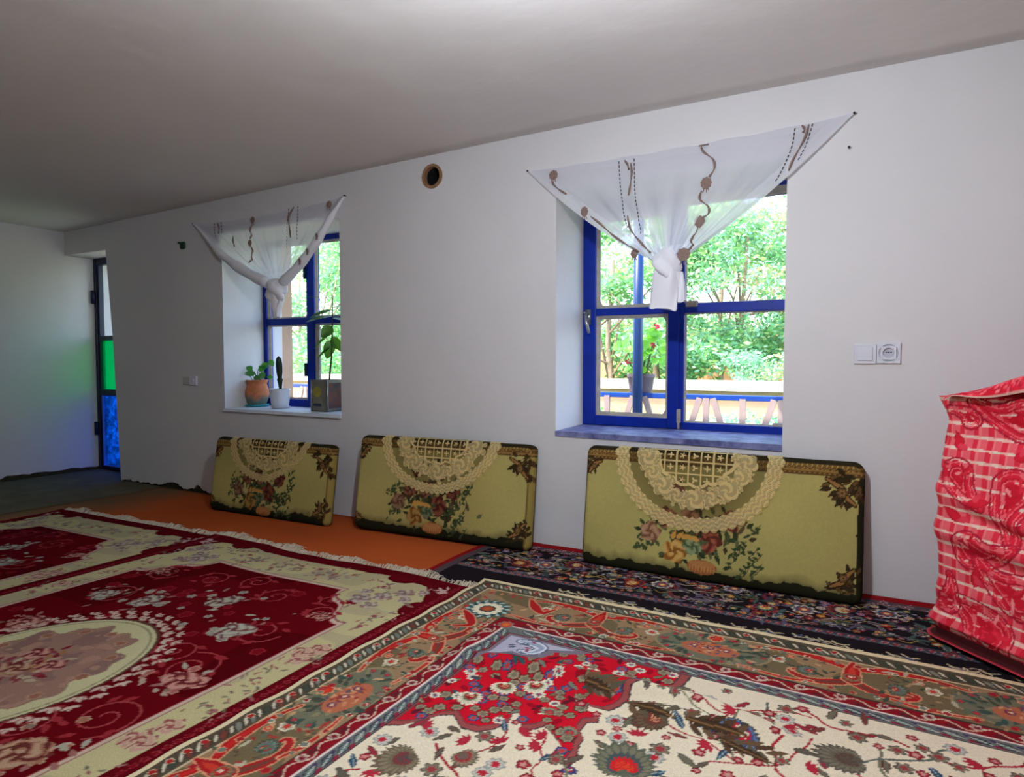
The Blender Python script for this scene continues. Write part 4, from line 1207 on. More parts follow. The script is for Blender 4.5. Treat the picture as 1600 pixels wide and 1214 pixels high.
def doily(C, uc, a, drop, asym, seed, label, hide=.0):
    """half-round lace hung over the top edge of cushion C, centred at uc; a: half width, drop: hang"""
    t = C['t']; re = t / 2; st = .0024 if seed == 3 else .0030
    us = np.arange(-a * 1.04, a * 1.04, st); ss = np.arange(-.085, drop * 1.05, st)
    Uu, Ss = np.meshgrid(us, ss)
    sx = np.where(Uu > 0, asym, 1.0)
    x = Uu / a; y = np.clip((Ss + .03) / (drop + .03), 0, 9)
    ex_ = np.where(Uu > 0, asym, 2.15)
    rho = (np.abs(x) ** ex_ + y ** ex_) ** (1 / ex_); rho = np.where(Ss < -.03, np.abs(x), rho)
    th = np.arctan2(y * drop, x * a)
    arc = th / PI * 26
    scal = np.abs(np.sin(arc * PI))
    R = .965 + .035 * scal
    dens = np.zeros(Uu.shape); shade = np.zeros(Uu.shape)
    inside = rho < R
    # net ground
    net = ((np.floor(Uu / st) + np.floor(Ss / st)) % 2) * .12 + .34
    dens[:] = net
    # scalloped border with fans
    bnd = rho > (.80 + .018 * scal)
    q = (rho - .80) / .165
    fan = np.abs(((arc * 6 * (1.0)) % 1) - .5) * 2
    fan2 = np.sin(q * 9.5 + 2 * scal)
    line_ = (fan > .55) | (np.abs(fan2) > .86)
    dens[bnd] = np.where(line_[bnd], .98, .72)
    shade[bnd] = np.where(line_[bnd], 1, .72)
    # dots just inside the border
    ring = (rho > .70) & (rho < .80 + .018 * scal)
    dens[ring] = net[ring] * .8; shade[ring] = .0
    # grid centre with small motifs
    gx = Uu / .052; gy = (Ss + .01) / .052
    cenr = np.hypot(x / .50, y / .46)
    lob_ = .9 + .08 * np.abs(np.sin(th * 5.5))
    g_in = cenr < lob_
    gl = (np.abs(gx - np.round(gx)) > .42) | (np.abs(gy - np.round(gy)) > .42)
    lx = gx - np.round(gx); ly = gy - np.round(gy)
    kk = (np.round(gx) + np.round(gy) * 3).astype(int)
    mot = np.hypot(lx, ly) < .19 + .10 * np.cos((3 + kk % 3) * np.arctan2(ly, lx))
    m = g_in & (gl | mot); dens[m] = .96; shade[m] = .95
    edge_ = (cenr > lob_ - .06) & (cenr < lob_ + .03); dens[edge_] = .97; shade[edge_] = 1
    # garland of roses and leaves
    r = random.Random(seed); 
    def blob(cx_, cy_, rr, n, dep, rot, sh=1.0):
        d = np.hypot(Uu - cx_, Ss - cy_); an = np.arctan2(Ss - cy_, Uu - cx_)
        mm = d < rr * (1 - dep + dep * np.abs(np.cos(n * (an - rot) / 2)))
        inn = np.sin(2.5 * an + d / rr * 8) > .1
        dens[mm] = np.where(inn[mm], .97, .86); shade[mm] = np.where(inn[mm], sh, sh * .72)
    for k in range(9):
        an = PI * (k + .5) / 9; rr = .60
        cx_, cy_ = a * rr * math.cos(an) , (drop + .03) * rr * math.sin(an) - .03
        big_ = (.042 if k % 2 == 0 else .032) * a / .33
        for j in range(5):
            a2 = r.random() * 6.3
            blob(cx_ + big_ * 1.0 * math.cos(a2), cy_ + big_ * 1.0 * math.sin(a2), big_ * .46, 2, .6, a2, .95)
        blob(cx_, cy_, big_, 5, .22, r.random() * 6)
        an2 = an + PI / 18
        blob(a * .66 * math.cos(an2), (drop + .03) * .66 * math.sin(an2) - .03, .018 * a / .33, 5, .5, r.random() * 6)
        blob(a * .54 * math.cos(an2), (drop + .03) * .53 * math.sin(an2) - .03, .016 * a / .33, 5, .5, r.random() * 6)
    # place on the cushion
    lift = .0035
    yf = C['h'] - re - Ss; D = np.full(Uu.shape, lift)
    ph = np.clip(-Ss / (re + lift), 0, PI)
    over = Ss < 0
    vv = np.where(over, C['h'] - re + (re + lift) * np.sin(ph), yf)
    D = np.where(over, -t / 2 + (t / 2 + lift) * np.cos(ph), D)
    extra = np.clip(-Ss - PI * (re + lift), 0, 9)
    vv = vv - extra
    rip = np.clip(Ss / drop, 0, 1)
    D = D + rip * (.003 + .003 * np.sin(Uu * 60 + seed) + .004 * (vnoise(Uu, Ss, 12, seed))) * (~over)
    P = C['A'] + C['ex'] * (uc + Uu)[..., None] + C['up'] * vv[..., None] + C['nn'] * D[..., None]
    f = grid_faces(*Uu.shape)
    keep = inside.reshape(-1)[f].all(1)
    f = f[keep]
    used_, inv = np.unique(f, return_inverse=True)
    f = inv.reshape(f.shape)
    v = P.reshape(-1, 3)[used_]
    col = np.stack([dens, shade, 0 * dens], -1).reshape(-1, 3)[used_]
    p = v[f[0]]
    o = mesh_obj('lace_doily', v, f, LACEMAT, None, smooth=True, colors=col, base=tuple(C['A'] + C['ex'] * uc + C['up'] * C['h']))
    tag(o, label, 'doily', 'lace doilies over the cushions')

B3 = cushion((-1.185, -.180), (-.045, -.152), .545, math.radians(8), .06, 3, 'olive back cushion under the large window, its bouquet fully visible')
B2 = cushion((-2.535, -.225), (-1.465, -.150), .52, math.radians(9), .06, 2, 'olive back cushion in the middle, between the two windows')
B1 = cushion((-3.66, -.315), (-2.685, -.265), .462, math.radians(9), .06, 1, 'olive back cushion below the small window with potted plants, standing a little off the wall')
doily(B3, .50, .36, .315, 2.1, 3, 'cream lace doily with rose pattern over the cushion under the large window')
doily(B2, .52, .37, .262, 1.7, 2, 'cream lace doily over the middle cushion, one side slanting')
doily(B1, .47, .335, .225, 1.45, 1, 'yellowish lace doily with centre crease over the cushion under the plants')

# ------------------------------------------------------------------ voile curtains knotted in the middle
def ribbon(m, pts, r, n=5):
    return m.tube(pts, r, n)

def curtain(pinL, pinR, knot, kw, sag, edge_sag, ytop, loc_label, seed, band):
    root = thing('curtain', loc_label, 'curtain', ((pinL[0] + pinR[0]) / 2, 0, pinL[1]), 'knotted white curtains')
    ns, ntt = 150, 90
    s = np.linspace(0, 1, ns); t = np.linspace(0, 1, ntt)
    Sg, Tg = np.meshgrid(s, t)
    tx = pinL[0] + (pinR[0] - pinL[0]) * Sg; tz = pinL[1] + (pinR[1] - pinL[1]) * Sg - sag * 4 * Sg * (1 - Sg) + .004 * np.sin(Sg * 40) * np.sin(Sg * PI)
    bx = knot[0] + (Sg - .5) * kw; bz = knot[1] + .0 * Sg
    e = np.abs(2 * Sg - 1)
    tt = Tg ** (1.0 - .12 * (1 - e))
    X = tx + (bx - tx) * tt; Z = tz + (bz - tz) * tt - edge_sag * 4 * Tg * (1 - Tg) * e ** 3
    ple = np.sin(Sg * 2 * PI * 8 + seed) * .012 * Tg ** 1.5 + np.sin(Sg * 2 * PI * 19 + 2) * .004 * Tg
    Y = ytop - .030 * np.sin(Tg * PI / 2) - .012 * np.sin(Tg * PI) * (1 - e) + ple
    width = (pinR[0] - pinL[0]) * (1 - Tg) + kw * Tg
    dist = np.minimum(Sg, 1 - Sg) * width * .68
    al = .74 + .10 * Tg ** 2 + .12 * (np.sin(Sg * 2 * PI * 8 + seed + 1.2) * Tg ** 1.5)
    al = np.where(Tg < .05, .82, al)
    al = np.where(dist < band, .90, al); al = np.where(Tg > .86, .95, al)
    Y = Y - .014 * np.exp(-(dist / (band * .7)) ** 2)
    f = grid_faces(ntt, ns)
    v = np.stack([X, Y, Z], -1).reshape(-1, 3)
    col = np.stack([np.clip(al, 0, .97), np.ones_like(al), 0 * al], -1).reshape(-1, 3)
    mesh_obj('sheer_panel', v, f, VOILE, root, smooth=True, colors=col)
    for p in (pinL, pinR):
        MB().tube([(p[0], -.001, p[1]), (p[0], ytop - .012, p[1])], .002, 8).tube([(p[0], ytop - .011, p[1]), (p[0], ytop - .015, p[1])], .0045, 10).build('pin', SLOT, root)
    def ysh(x, z):
        k = np.argmin((X - x) ** 2 + (Z - z) ** 2)
        return Y.reshape(-1)[k] - .004
    return root, ysh

def stitch_flower(root, x, z, y, r, seed, sq=1.0, rot=0):
    m = MB(); n = 28; vs = [(x, y - .004, z)]
    for k in range(n):
        a = 2 * PI * k / n; R = r * (1 - .16 * abs(math.sin(a * 4.5 + seed)))
        px, pz = R * math.cos(a) * sq, R * math.sin(a)
        vs.append((x + px * math.cos(rot) - pz * math.sin(rot), y - .001, z + px * math.sin(rot) + pz * math.cos(rot)))
    m.add(vs, [(0, 1 + (k + 1) % n, 1 + k) for k in range(n)])
    for a in (-1.9, -1.5, -1.2):
        m.tube([(x + r * .8 * math.cos(a), y - .001, z + r * .8 * math.sin(a)), (x + r * 1.45 * math.cos(a), y - .001, z + r * 1.45 * math.sin(a))], .0022, 4)
    return m.build('embroidered_flower', BROWNTHREAD, root)

def stitch_vine(root, ysh, pts, r0=.004):
    P = cat([np.array(p) for p in pts], 6)
    n = len(P)
    MB().tube([(p[0], ysh(p[0], p[1]), p[1]) for p in P], [r0 * (.55 + .9 * abs(math.sin(i / n * PI * len(pts) * .5))) for i in range(n)], 5).build('embroidered_vine', BROWNTHREAD, root)

def stitch_dots(root, ysh, pts, step=.016):
    P = cat([np.array(p) for p in pts], 30); m = MB(); acc = 0; on = None
    for a, b in zip(P[:-1], P[1:]):
        acc += np.hypot(*(b - a))
        if on is None: on = a
        if acc > step:
            mid = on + (b - on) * .62
            m.tube([(on[0], ysh(*on), on[1]), (mid[0], ysh(*mid), mid[1])], .0024, 4); acc = 0; on = b
    m.build('dotted_stitch', DARKTHREAD, root)

def lump(c, rx, ry, rz, seed, amp=.14, fr=3.0, twist=1.5):
    """a crumpled knot of cloth"""
    nu, nv = 36, 22; vs = []
    for i in range(nv + 1):
        th = PI * i / nv
        for k in range(nu):
            a = 2 * PI * k / nu
            q = 1 + amp * math.sin(fr * a + twist * 3 * math.cos(th) + seed) * math.sin(th) + amp * .6 * (mnoise.noise(Vector((math.cos(a) * 2, math.sin(a) * 2, th * 2 + seed))))
            vs.append((c[0] + rx * q * math.sin(th) * math.cos(a), c[1] + ry * q * math.sin(th) * math.sin(a), c[2] + rz * q * math.cos(th)))
    fs = [(i * nu + k, (i + 1) * nu + k, (i + 1) * nu + (k + 1) % nu, i * nu + (k + 1) % nu) for i in range(nv) for k in range(nu)]
    return vs, fs

def tail(top, bot, w0, w1, d0, d1, seed, cut=0.0):
    """gathered tail of cloth hanging below a knot: folded closed strip"""
    nu, nv = 44, 16; vs = []
    for i in range(nv + 1):
        t = i / nv
        cx = top[0] + (bot[0] - top[0]) * t; cy = top[1] + (bot[1] - top[1]) * t; cz = top[2] + (bot[2] - top[2]) * t
        w = w0 + (w1 - w0) * min(1, t * 1.6) ** .7; d = d0 + (d1 - d0) * t
        for k in range(nu):
            a = 2 * PI * k / nu
            fold = 1 + .22 * math.sin(5 * a + seed + 1.2 * t) * (.4 + t * .6)
            x = w / 2 * math.copysign(abs(math.cos(a)) ** .6, math.cos(a)); y = d / 2 * math.sin(a) * fold
            vs.append((cx + x, cy + y + .006 * math.sin(3 * a + 4 * t + seed), cz + cut * x * t + .004 * math.sin(4 * a + seed) * t))
    fs = [(i * nu + k, (i + 1) * nu + k, (i + 1) * nu + (k + 1) % nu, i * nu + (k + 1) % nu) for i in range(nv) for k in range(nu)]
    fs.append(tuple(nv * nu + k for k in range(nu)))
    return vs, fs

r1, ys1 = curtain((-1.545, 1.877), (-.115, 1.898), (-.835, 1.385), .13, .012, .034, -.006, 'sheer white curtain with brown embroidery knotted over the large window', 1, .05)
vs, fs = lump((-.836, -.050, 1.362), .058, .038, .070, 2, .2); mesh_obj('knot', vs, fs, VOILE_D, r1, smooth=True)
vs, fs = tail((-.838, -.050, 1.34), (-.846, -.058, 1.168), .10, .125, .05, .045, 1, -.12); mesh_obj('tail', vs, fs, VOILE_D, r1, smooth=True)
vs, fs = tail((-.79, -.035, 1.33), (-.778, -.035, 1.20), .05, .06, .04, .03, 4); mesh_obj('tail', vs, fs, VOILE_D, r1, smooth=True)
for (x, z, r, sq) in ((-1.405, 1.838, .026, 1), (-1.232, 1.640, .026, .8), (-.985, 1.425, .022, .9), (-.672, 1.700, .029, .9), (-.695, 1.538, .029, .9), (-.757, 1.400, .032, 1)):
    stitch_flower(r1, x, z, ys1(x, z), r, x * 5, sq)
for P in ([(-1.410, 1.812), (-1.40, 1.79), (-1.36, 1.755), (-1.33, 1.735)], [(-1.20, 1.615), (-1.15, 1.575), (-1.09, 1.52), (-1.03, 1.475), (-.96, 1.43)],
          [(-.70, 1.865), (-.69, 1.84), (-.648, 1.80), (-.640, 1.76), (-.66, 1.725)], [(-.69, 1.67), (-.697, 1.635), (-.662, 1.60), (-.660, 1.57), (-.685, 1.555)], [(-.705, 1.50), (-.728, 1.46), (-.722, 1.44), (-.735, 1.415)],
          [(-1.045, 1.857), (-1.03, 1.835), (-1.022, 1.81)], [(-1.015, 1.84), (-1.008, 1.79), (-1.012, 1.73), (-1.018, 1.69)], [(-1.02, 1.60), (-1.005, 1.54), (-.97, 1.49), (-.93, 1.445), (-.905, 1.42)],
          [(-.302, 1.885), (-.292, 1.87), (-.296, 1.855)], [(-.276, 1.885), (-.29, 1.83), (-.325, 1.76), (-.345, 1.705)]):
    stitch_vine(r1, ys1, P)
for P in ([(-1.073, 1.856), (-1.056, 1.715), (-1.035, 1.60), (-1.01, 1.53)], [(-1.000, 1.857), (-.988, 1.708), (-.968, 1.59), (-.955, 1.50)], [(-.327, 1.878), (-.338, 1.80), (-.378, 1.695), (-.40, 1.66)], [(-.262, 1.885), (-.285, 1.80), (-.315, 1.735)]):
    stitch_dots(r1, ys1, P)
MB().tube([(-.71, ys1(-.70, 1.868), 1.868), (-.668, ys1(-.67, 1.868), 1.869)], .0035, 5).build('embroidered_vine', BROWNTHREAD, r1)

r2, ys2 = curtain((-4.172, 1.885), (-2.762, 1.906), (-3.315, 1.43), .12, .03, .03, -.006, 'sheer white curtain with rolled edges knotted over the window with plants', 4, .03)
def roll(pts, rad):
    P = cat([np.array(p) for p in pts], 8); n = len(P)
    rr = np.interp(np.linspace(0, 1, n), np.linspace(0, 1, len(rad)), rad)
    MB().tube(P, rr * (1 + .08 * np.sin(np.arange(n) * .9)), 12).build('rolled_edge', VOILE_D, r2, smooth=True)
roll([(-4.16, -.012, 1.88), (-4.02, -.02, 1.775), (-3.86, -.035, 1.655), (-3.62, -.05, 1.525), (-3.38, -.055, 1.425)], [.006, .016, .026, .034, .036])
roll([(-2.768, -.012, 1.903), (-2.855, -.03, 1.79), (-2.96, -.045, 1.65), (-3.10, -.055, 1.52), (-3.25, -.055, 1.42)], [.006, .018, .024, .028, .03])
vs, fs = lump((-3.30, -.062, 1.375), .075, .05, .075, 5, .16); mesh_obj('knot', vs, fs, VOILE_D, r2, smooth=True)
vs, fs = tail((-3.292, -.06, 1.36), (-3.305, -.06, 1.205), .14, .05, .07, .03, 3, .1); mesh_obj('tail', vs, fs, VOILE_D, r2, smooth=True)
for (x, z, r) in ((-3.567, 1.848, .024), (-3.575, 1.70, .021), (-2.868, 1.862, .024)):
    stitch_flower(r2, x, z, ys2(x, z) - (.02 if x > -3 else 0), r, x)
for P in ([(-3.567, 1.82), (-3.58, 1.78), (-3.56, 1.75), (-3.575, 1.725)], [(-3.565, 1.675), (-3.54, 1.64), (-3.55, 1.60), (-3.57, 1.57)], [(-3.19, 1.89), (-3.23, 1.83), (-3.215, 1.76), (-3.20, 1.70)], [(-3.92, 1.865), (-3.90, 1.83), (-3.895, 1.79)], [(-3.75, 1.76), (-3.74, 1.72), (-3.725, 1.69)]):
    stitch_vine(r2, ys2, P, .0045)
for P in ([(-3.235, 1.885), (-3.238, 1.80), (-3.232, 1.70), (-3.225, 1.62)], [(-3.155, 1.89), (-3.15, 1.80), (-3.145, 1.72), (-3.14, 1.66)], [(-3.95, 1.865), (-3.94, 1.80), (-3.91, 1.75)], [(-3.88, 1.865), (-3.87, 1.82), (-3.865, 1.78)]):
    stitch_dots(r2, ys2, P, .02)
for q in ((-2.93, -.075, 1.68), (-3.0, -.083, 1.595), (-3.06, -.088, 1.54)):
    stitch_flower(r2, q[0], q[2], q[1], .018, 3, .7, .5)

# ------------------------------------------------------------------ switch, socket and small wall things
t = thing('light_switch', 'white square rocker switch plate at left of the round socket', 'switch', (-.0585, 0, .97))
MB().box(-.098, -.020, -.009, .001, .930, 1.008).build('plate', WPLASTIC, t, bevel=.003)
MB().box(-.085, -.033, -.0125, -.008, .943, .995).build('rocker', WPLASTIC, t, bevel=.0015)
t = thing('wall_socket', 'white square power socket with round recess right of the switch', 'socket', (.0205, 0, .97))
cx_, cz_ = .0205, .9725
def ring_plate(name, half, r0, y0, y1, mat):
    """square plate with a round hole"""
    n = 32; sq = []; ci = []
    for k in range(n):
        a = 2 * PI * k / n; c_, s_ = math.cos(a), math.sin(a); q = half / max(abs(c_), abs(s_))
        sq.append((c_ * q, s_ * q)); ci.append((c_ * r0, s_ * r0))
    vs = [(cx_ + p[0], y, cz_ + p[1]) for y in (y0, y1) for L in (sq, ci) for p in L]
    fs = []
    for k in range(n):
        l = (k + 1) % n
        fs += [(k, l, n + l, n + k), (n + k, n + l, 3 * n + l, 3 * n + k), (2 * n + k, k, n * 0 + l, 2 * n + l)][:2] + [(k, 2 * n + k, 2 * n + l, l), (2 * n + l, 2 * n + k, 3 * n + k, 3 * n + l)]
    return mesh_obj(name, vs, fs, mat, t)
ring_plate('plate', .0395, .0335, -.010, .001, WPLASTIC)
ring_plate('socket_face', .0255, .0195, -.012, -.002, WPLASTIC)
MB().box(cx_ - .034, cx_ + .034, -.004, -.001, cz_ - .034, cz_ + .034).build('socket_well', M('socket_grey', (186, 188, 200), .5), t)
for dx in (-.008, 0, .008):
    MB().tube([(cx_ + dx, -.0035, cz_ + .002), (cx_ + dx, -.0052, cz_ + .002)], .0026, 10).build('pin_hole', SLOT, t)
t = thing('wall_socket', 'faint double socket low on the wall between the doorway and the plants', 'socket', (-4.26, 0, .795))
MB().box(-4.339, -4.262, -.010, .001, .768, .822).build('plate', M('grey_plastic', (190, 188, 184), .5), t, bevel=.003)
MB().box(-4.258, -4.182, -.014, .001, .764, .828).build('plate', WPLASTIC, t, bevel=.003)
MB().box(-4.235, -4.205, -.018, -.01, .785, .81).build('rocker', WPLASTIC, t, bevel=.002)
GREENP = M('dark_green_plastic', (10, 66, 34), .5, var=.3, vscale=40)
t = thing('wall_plug', 'small dark green plastic plug stuck in the wall near the ceiling', 'wall plug', (-4.305, 0, 1.747))
MB().box(-4.33, -4.28, -.018, .002, 1.722, 1.774).build('plug_body', GREENP, t, bevel=.012)
MB().tube([(-4.325, -.012, 1.765), (-4.345, -.016, 1.770)], .007, 8).build('plug_tab', GREENP, t)
t = MB().tube([(-.131, .002, 1.771), (-.131, -.012, 1.772)], .0022, 6).tube([(-.131, -.011, 1.772), (-.131, -.0135, 1.772)], .005, 8).build('nail', SLOT, None, base=(-.131, 0, 1.771))
tag(t, 'tiny nail in the bare wall right of the large curtain', 'nail')

# ------------------------------------------------------------------ bedding bundle under a red cover
FX = np.array([.715, -.70]); FX /= np.linalg.norm(FX); GX = np.array([-FX[1], FX[0]])
C0 = np.array([.156, -.325]); BL, BD, RC = .95, .36, .05
def perim():
    P = []
    def arc(c, a0, a1):
        for a in np.linspace(a0, a1, 9): P.append((c[0] + RC * math.cos(a), c[1] + RC * math.sin(a)))
    # local (x along face, y inward)
    for y in np.arange(BD - RC, RC + .01, -.05): P.append((0, y))
    arc((RC, RC), PI, 1.5 * PI)
    for x in list(np.arange(RC + .003, .46, .003)) + list(np.arange(.46, BL - RC - .01, .03)): P.append((x, 0))
    arc((BL - RC, RC), -PI / 2, 0)
    for y in np.arange(RC + .05, BD - RC, .05): P.append((BL, y))
    arc((BL - RC, BD - RC), 0, PI / 2)
    for x in np.arange(BL - RC - .05, RC, -.05): P.append((x, BD))
    arc((RC, BD - RC), PI / 2, PI)
    return np.array(P[:-1])
PP = perim(); NP = len(PP)
tang = np.roll(PP, -1, 0) - np.roll(PP, 1, 0); tang /= np.linalg.norm(tang, axis=1)[:, None] + 1e-9
nor = np.stack([tang[:, 1], -tang[:, 0]], 1)
seg = np.linalg.norm(np.diff(PP, axis=0, append=PP[:1]), axis=1); Ls = np.concatenate([[0], np.cumsum(seg)[:-1]])
lx = PP[:, 0]
ZT = .782 + .04 * np.clip(lx / .5, 0, 1.2)
nz = 270
tz_ = np.linspace(0, 1, nz)
bagU = np.arange(NP) ; 
Lg, Tg = np.meshgrid(Ls, tz_)
Xf = np.broadcast_to(lx, Lg.shape)
Zg = ZT[None] * Tg
zc = [0, .006, .030, .055, .09, .14, .20, .28, .34, .42, .50, .58, .66, .72, .76, .80, .815, 1.2]
oc_ = [.028, .002, .004, .024, .004, -.004, -.004, .000, .004, .003, -.002, -.006, -.014, -.024, -.012, .0, .012, .012]
off = np.interp(Zg, zc, oc_)
# creases: folds running along the face
crease = lambda a, b, w, amp: amp * np.exp(-((Zg - (a + b * (Xf - .1))) / w) ** 2)
fr = ((PP[:, 1] < .03) & (lx < BL))[None]
dd = crease(.30, -.05, .024, -.010) * np.clip(Xf / .15, 0, 1) + crease(.35, -.10, .03, .010) + crease(.43, -.22, .022, -.014) * np.clip((Xf - .06) / .12, 0, 1) + crease(.47, -.22, .03, .012) + crease(.66, .08, .03, -.008) + crease(.16, .1, .03, .008)
off = off + np.where(fr, dd, 0) + .010 * (vnoise(Lg, Zg, 4, 3) - .5)
XY = PP[None] + nor[None] * off[..., None]
ear = np.exp(-((Xf - .0) / .05) ** 2 - ((Zg - ZT[None]) / .03) ** 2) * (PP[None, :, 1] < .12)
XY = XY + np.stack([-.012 * ear, -.004 * ear], -1)
Zg = Zg + .012 * ear
cx0 = np.array([BL / 2, BD / 2])
rowsX, rowsZ, rowsV = [XY], [Zg], [Zg]
for k in (.94, .86, .74, .58, .40, .2, .04):
    sh_ = cx0 + (XY[-1] - cx0) * k
    z = ZT + .045 * (1 - k ** 2.2) + .008 * np.sin(lx * 14) * k + .0 * lx
    rowsX.append(sh_[None]); rowsZ.append(z[None]); rowsV.append((ZT + .30 * (1 - k))[None])
XYa = np.concatenate(rowsX); Za = np.concatenate(rowsZ); Va = np.concatenate(rowsV)
order = Ls
bv = np.concatenate([np.arange(0, 1.3, .0025)])
bc = Cv(np.arange(.25, 1.02, .0025), bv, (236, 96, 106))
bu = bc.u
UU, VV = np.meshgrid(bc.u, bc.v)
l0_ = .36 - .05 * .43
sl = VV + .10 * (UU - .36) * .0
band = ((UU * 22) % 1) < .52
bc.c[band] = lin((226, 44, 66)); m = (((UU * 22) % 1) > .40) & band; bc.c[m] = lin((240, 120, 122))
st_ = ((sl * 25.5 + .01 * np.sin(UU * 9)) % 1) < .24
bc.c[st_] = lin((236, 206, 188)); m = st_ & band; bc.c[m] = lin((240, 180, 166))
def paisley(x, z, r, ang, curl=1):
    sp = []; rad = []
    for i in range(20):
        q = i / 19
        a = ang + curl * 2.3 * q ** 1.5
        sp.append((x + r * 2.0 * q * math.cos(ang) + curl * r * .9 * q ** 2.2 * -math.sin(ang), z + r * 2.0 * q * math.sin(ang) + curl * r * .9 * q ** 2.2 * math.cos(ang)))
        rad.append(r * (1 - .72 * q ** .8))
    q_ = bc.spine(sp, rad)
    if not q_: return
    sl_, sd = q_
    jit = vnoise(bc.u[None, sl_[1]] + 0 * sd, bc.v[sl_[0], None] + 0 * sd, 60, 4)
    inner = sd < -.006
    fill = inner & (jit > .46)
    bc.put(sl_, fill, (220, 30, 54))
    bc.put(sl_, inner & (np.sin(sd * 330) > .86), (240, 108, 116))
    bc.put(sl_, np.abs(sd) < .0032, (186, 26, 52))
    bc.put(sl_, np.abs(sd + .028) < .0026, (198, 22, 48))
    bc.put(sl_, sd < -.62 * r, (206, 20, 44))
    for k in range(9):
        a = rnd.random() * 6.3; d = rnd.uniform(0, .6) * r
        bc.leaf(x + d * math.cos(a), z + d * math.sin(a), r * .5, r * .16, rnd.random() * 6.3, rnd.choice([(246, 140, 142), (200, 16, 40), (206, 24, 50), (226, 40, 62)]))
# (l, z) positions: l measured from the back corner, the face starts at about .34
for (x, z, r, a, cu__) in ((.565, .735, .070, PI + .1, -1), (.555, .52, .072, -1.95, 1), (.375, .545, .056, -1.2, 1), (.43, .315, .062, -.15, 1), (.58, .215, .070, PI - .1, -1), (.50, .075, .075, 2.3, 1), (.69, .10, .07, 1.2, 1),
                     (.74, .62, .07, 2, 1), (.74, .36, .07, -.5, 1), (.40, .73, .035, 2.4, 1), (.42, .90, .07, .4, 1), (.62, .97, .07, .2, 1), (.84, .25, .07, 2, 1), (.85, .52, .07, .2, -1), (.84, .80, .07, 1.2, 1), (.36, .13, .04, 1.2, 1)):
    paisley(x, z, r, a, cu__)
for (x, z, a) in ((.46, .80, .5), (.44, .46, .3), (.60, .40, .9), (.66, .30, 2.1), (.46, .20, 1.4), (.62, .06, .4), (.40, .62, 2.0), (.68, .83, .4), (.42, .40, 2.6), (.56, .62, .4), (.36, .03, .8), (.66, .55, .8)):
    bc.leaf(x - .02, z, .075, .034, a, (214, 26, 50), (196, 22, 44)); bc.leaf(x, z + .01, .04, .02, a + .8, (226, 60, 80))
# sample the print at the mesh vertices
ui = np.clip(np.searchsorted(bc.u, np.broadcast_to(Ls, Va.shape)), 0, len(bc.u) - 1); vi = np.clip(np.searchsorted(bc.v, Va), 0, len(bc.v) - 1)
# outside the painted span the print is repeated
per = .58
Lrep = np.broadcast_to(Ls, Va.shape); Lrep = np.where(Lrep > 1.0, .30 + (Lrep % per), Lrep); Lrep = np.where(Lrep < .26, .60 + Lrep, Lrep)
ui = np.clip(np.searchsorted(bc.u, Lrep), 0, len(bc.u) - 1)
bcol = bc.c[vi, ui]
hem_shade = (Va < .030) & (Va > .0010); bcol[hem_shade] = lin((70, 18, 20)); bcol[Va <= .0010] = lin((214, 60, 76))  # fold shade above the hem, painted into the cover as a dark band
WX = C0[0] + FX[0] * XYa[..., 0] + GX[0] * XYa[..., 1]; WY = C0[1] + FX[1] * XYa[..., 0] + GX[1] * XYa[..., 1]
nr = len(Za)
i_ = np.arange(nr - 1)[:, None] * NP + np.arange(NP)[None]; j_ = np.arange(nr - 1)[:, None] * NP + (np.arange(NP)[None] + 1) % NP
bf = np.stack([i_, j_, j_ + NP, i_ + NP], -1).reshape(-1, 4)
t = thing('bedding_bundle', 'tall bundle of bedding under a red paisley cover in the corner', 'bedding', (.60, -.50, .0))
bv_ = np.stack([WX, WY, Za + .033], -1).reshape(-1, 3)
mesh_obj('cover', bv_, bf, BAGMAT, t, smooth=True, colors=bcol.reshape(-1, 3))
# the flap lapped over the top edge
fu = np.linspace(.055, .93, 160); fv = np.linspace(0, 1, 34)
FU, FV = np.meshgrid(fu, fv)
lipz = .790 + .030 * np.clip((FU - .05) / .30, 0, 1.4) - .016 * np.exp(-((FU - .05) / .02) ** 2)
ztop = .797 + .25 * np.clip(FU - .06, 0, .5)
w_ = np.clip(FV / .18, 0, 1)
FY = -.030 + .006 * np.sin(FU * 30) * (1 - w_) + .012 * w_ ** 1.0 * 0 + np.where(FV > .18, (FV - .18) / .82 * (BD * .8), 0) + .012 * w_
FZ = lipz + (ztop - lipz) * np.sin(w_ * PI / 2) + np.where(FV > .18, .030 * np.sin((FV - .18) / .82 * PI * .62), 0) + .006 * np.sin(FU * 24 + FV * 5)
pin = np.clip((FU - .055) / .06, 0, 1)
FZ = FZ - (1 - pin) * .03 * np.clip(FV * 1.5, 0, 1) 
fx_ = C0[0] + FX[0] * FU + GX[0] * FY; fy_ = C0[1] + FX[1] * FU + GX[1] * FY
ui = np.clip(np.searchsorted(bc.u, .34 + (FU % .6)), 0, len(bc.u) - 1); vi = np.clip(np.searchsorted(bc.v, .72 + FV * .4), 0, len(bc.v) - 1)
fcol = bc.c[vi, ui]; fcol[:1] = lin((236, 206, 188))
fo = mesh_obj('cover_flap', np.stack([fx_, fy_, FZ + .033], -1).reshape(-1, 3), grid_faces(*FU.shape), BAGMAT, t, smooth=True, colors=fcol.reshape(-1, 3))
sm = fo.modifiers.new('thick', 'SOLIDIFY'); sm.thickness = .004; sm.offset = 1

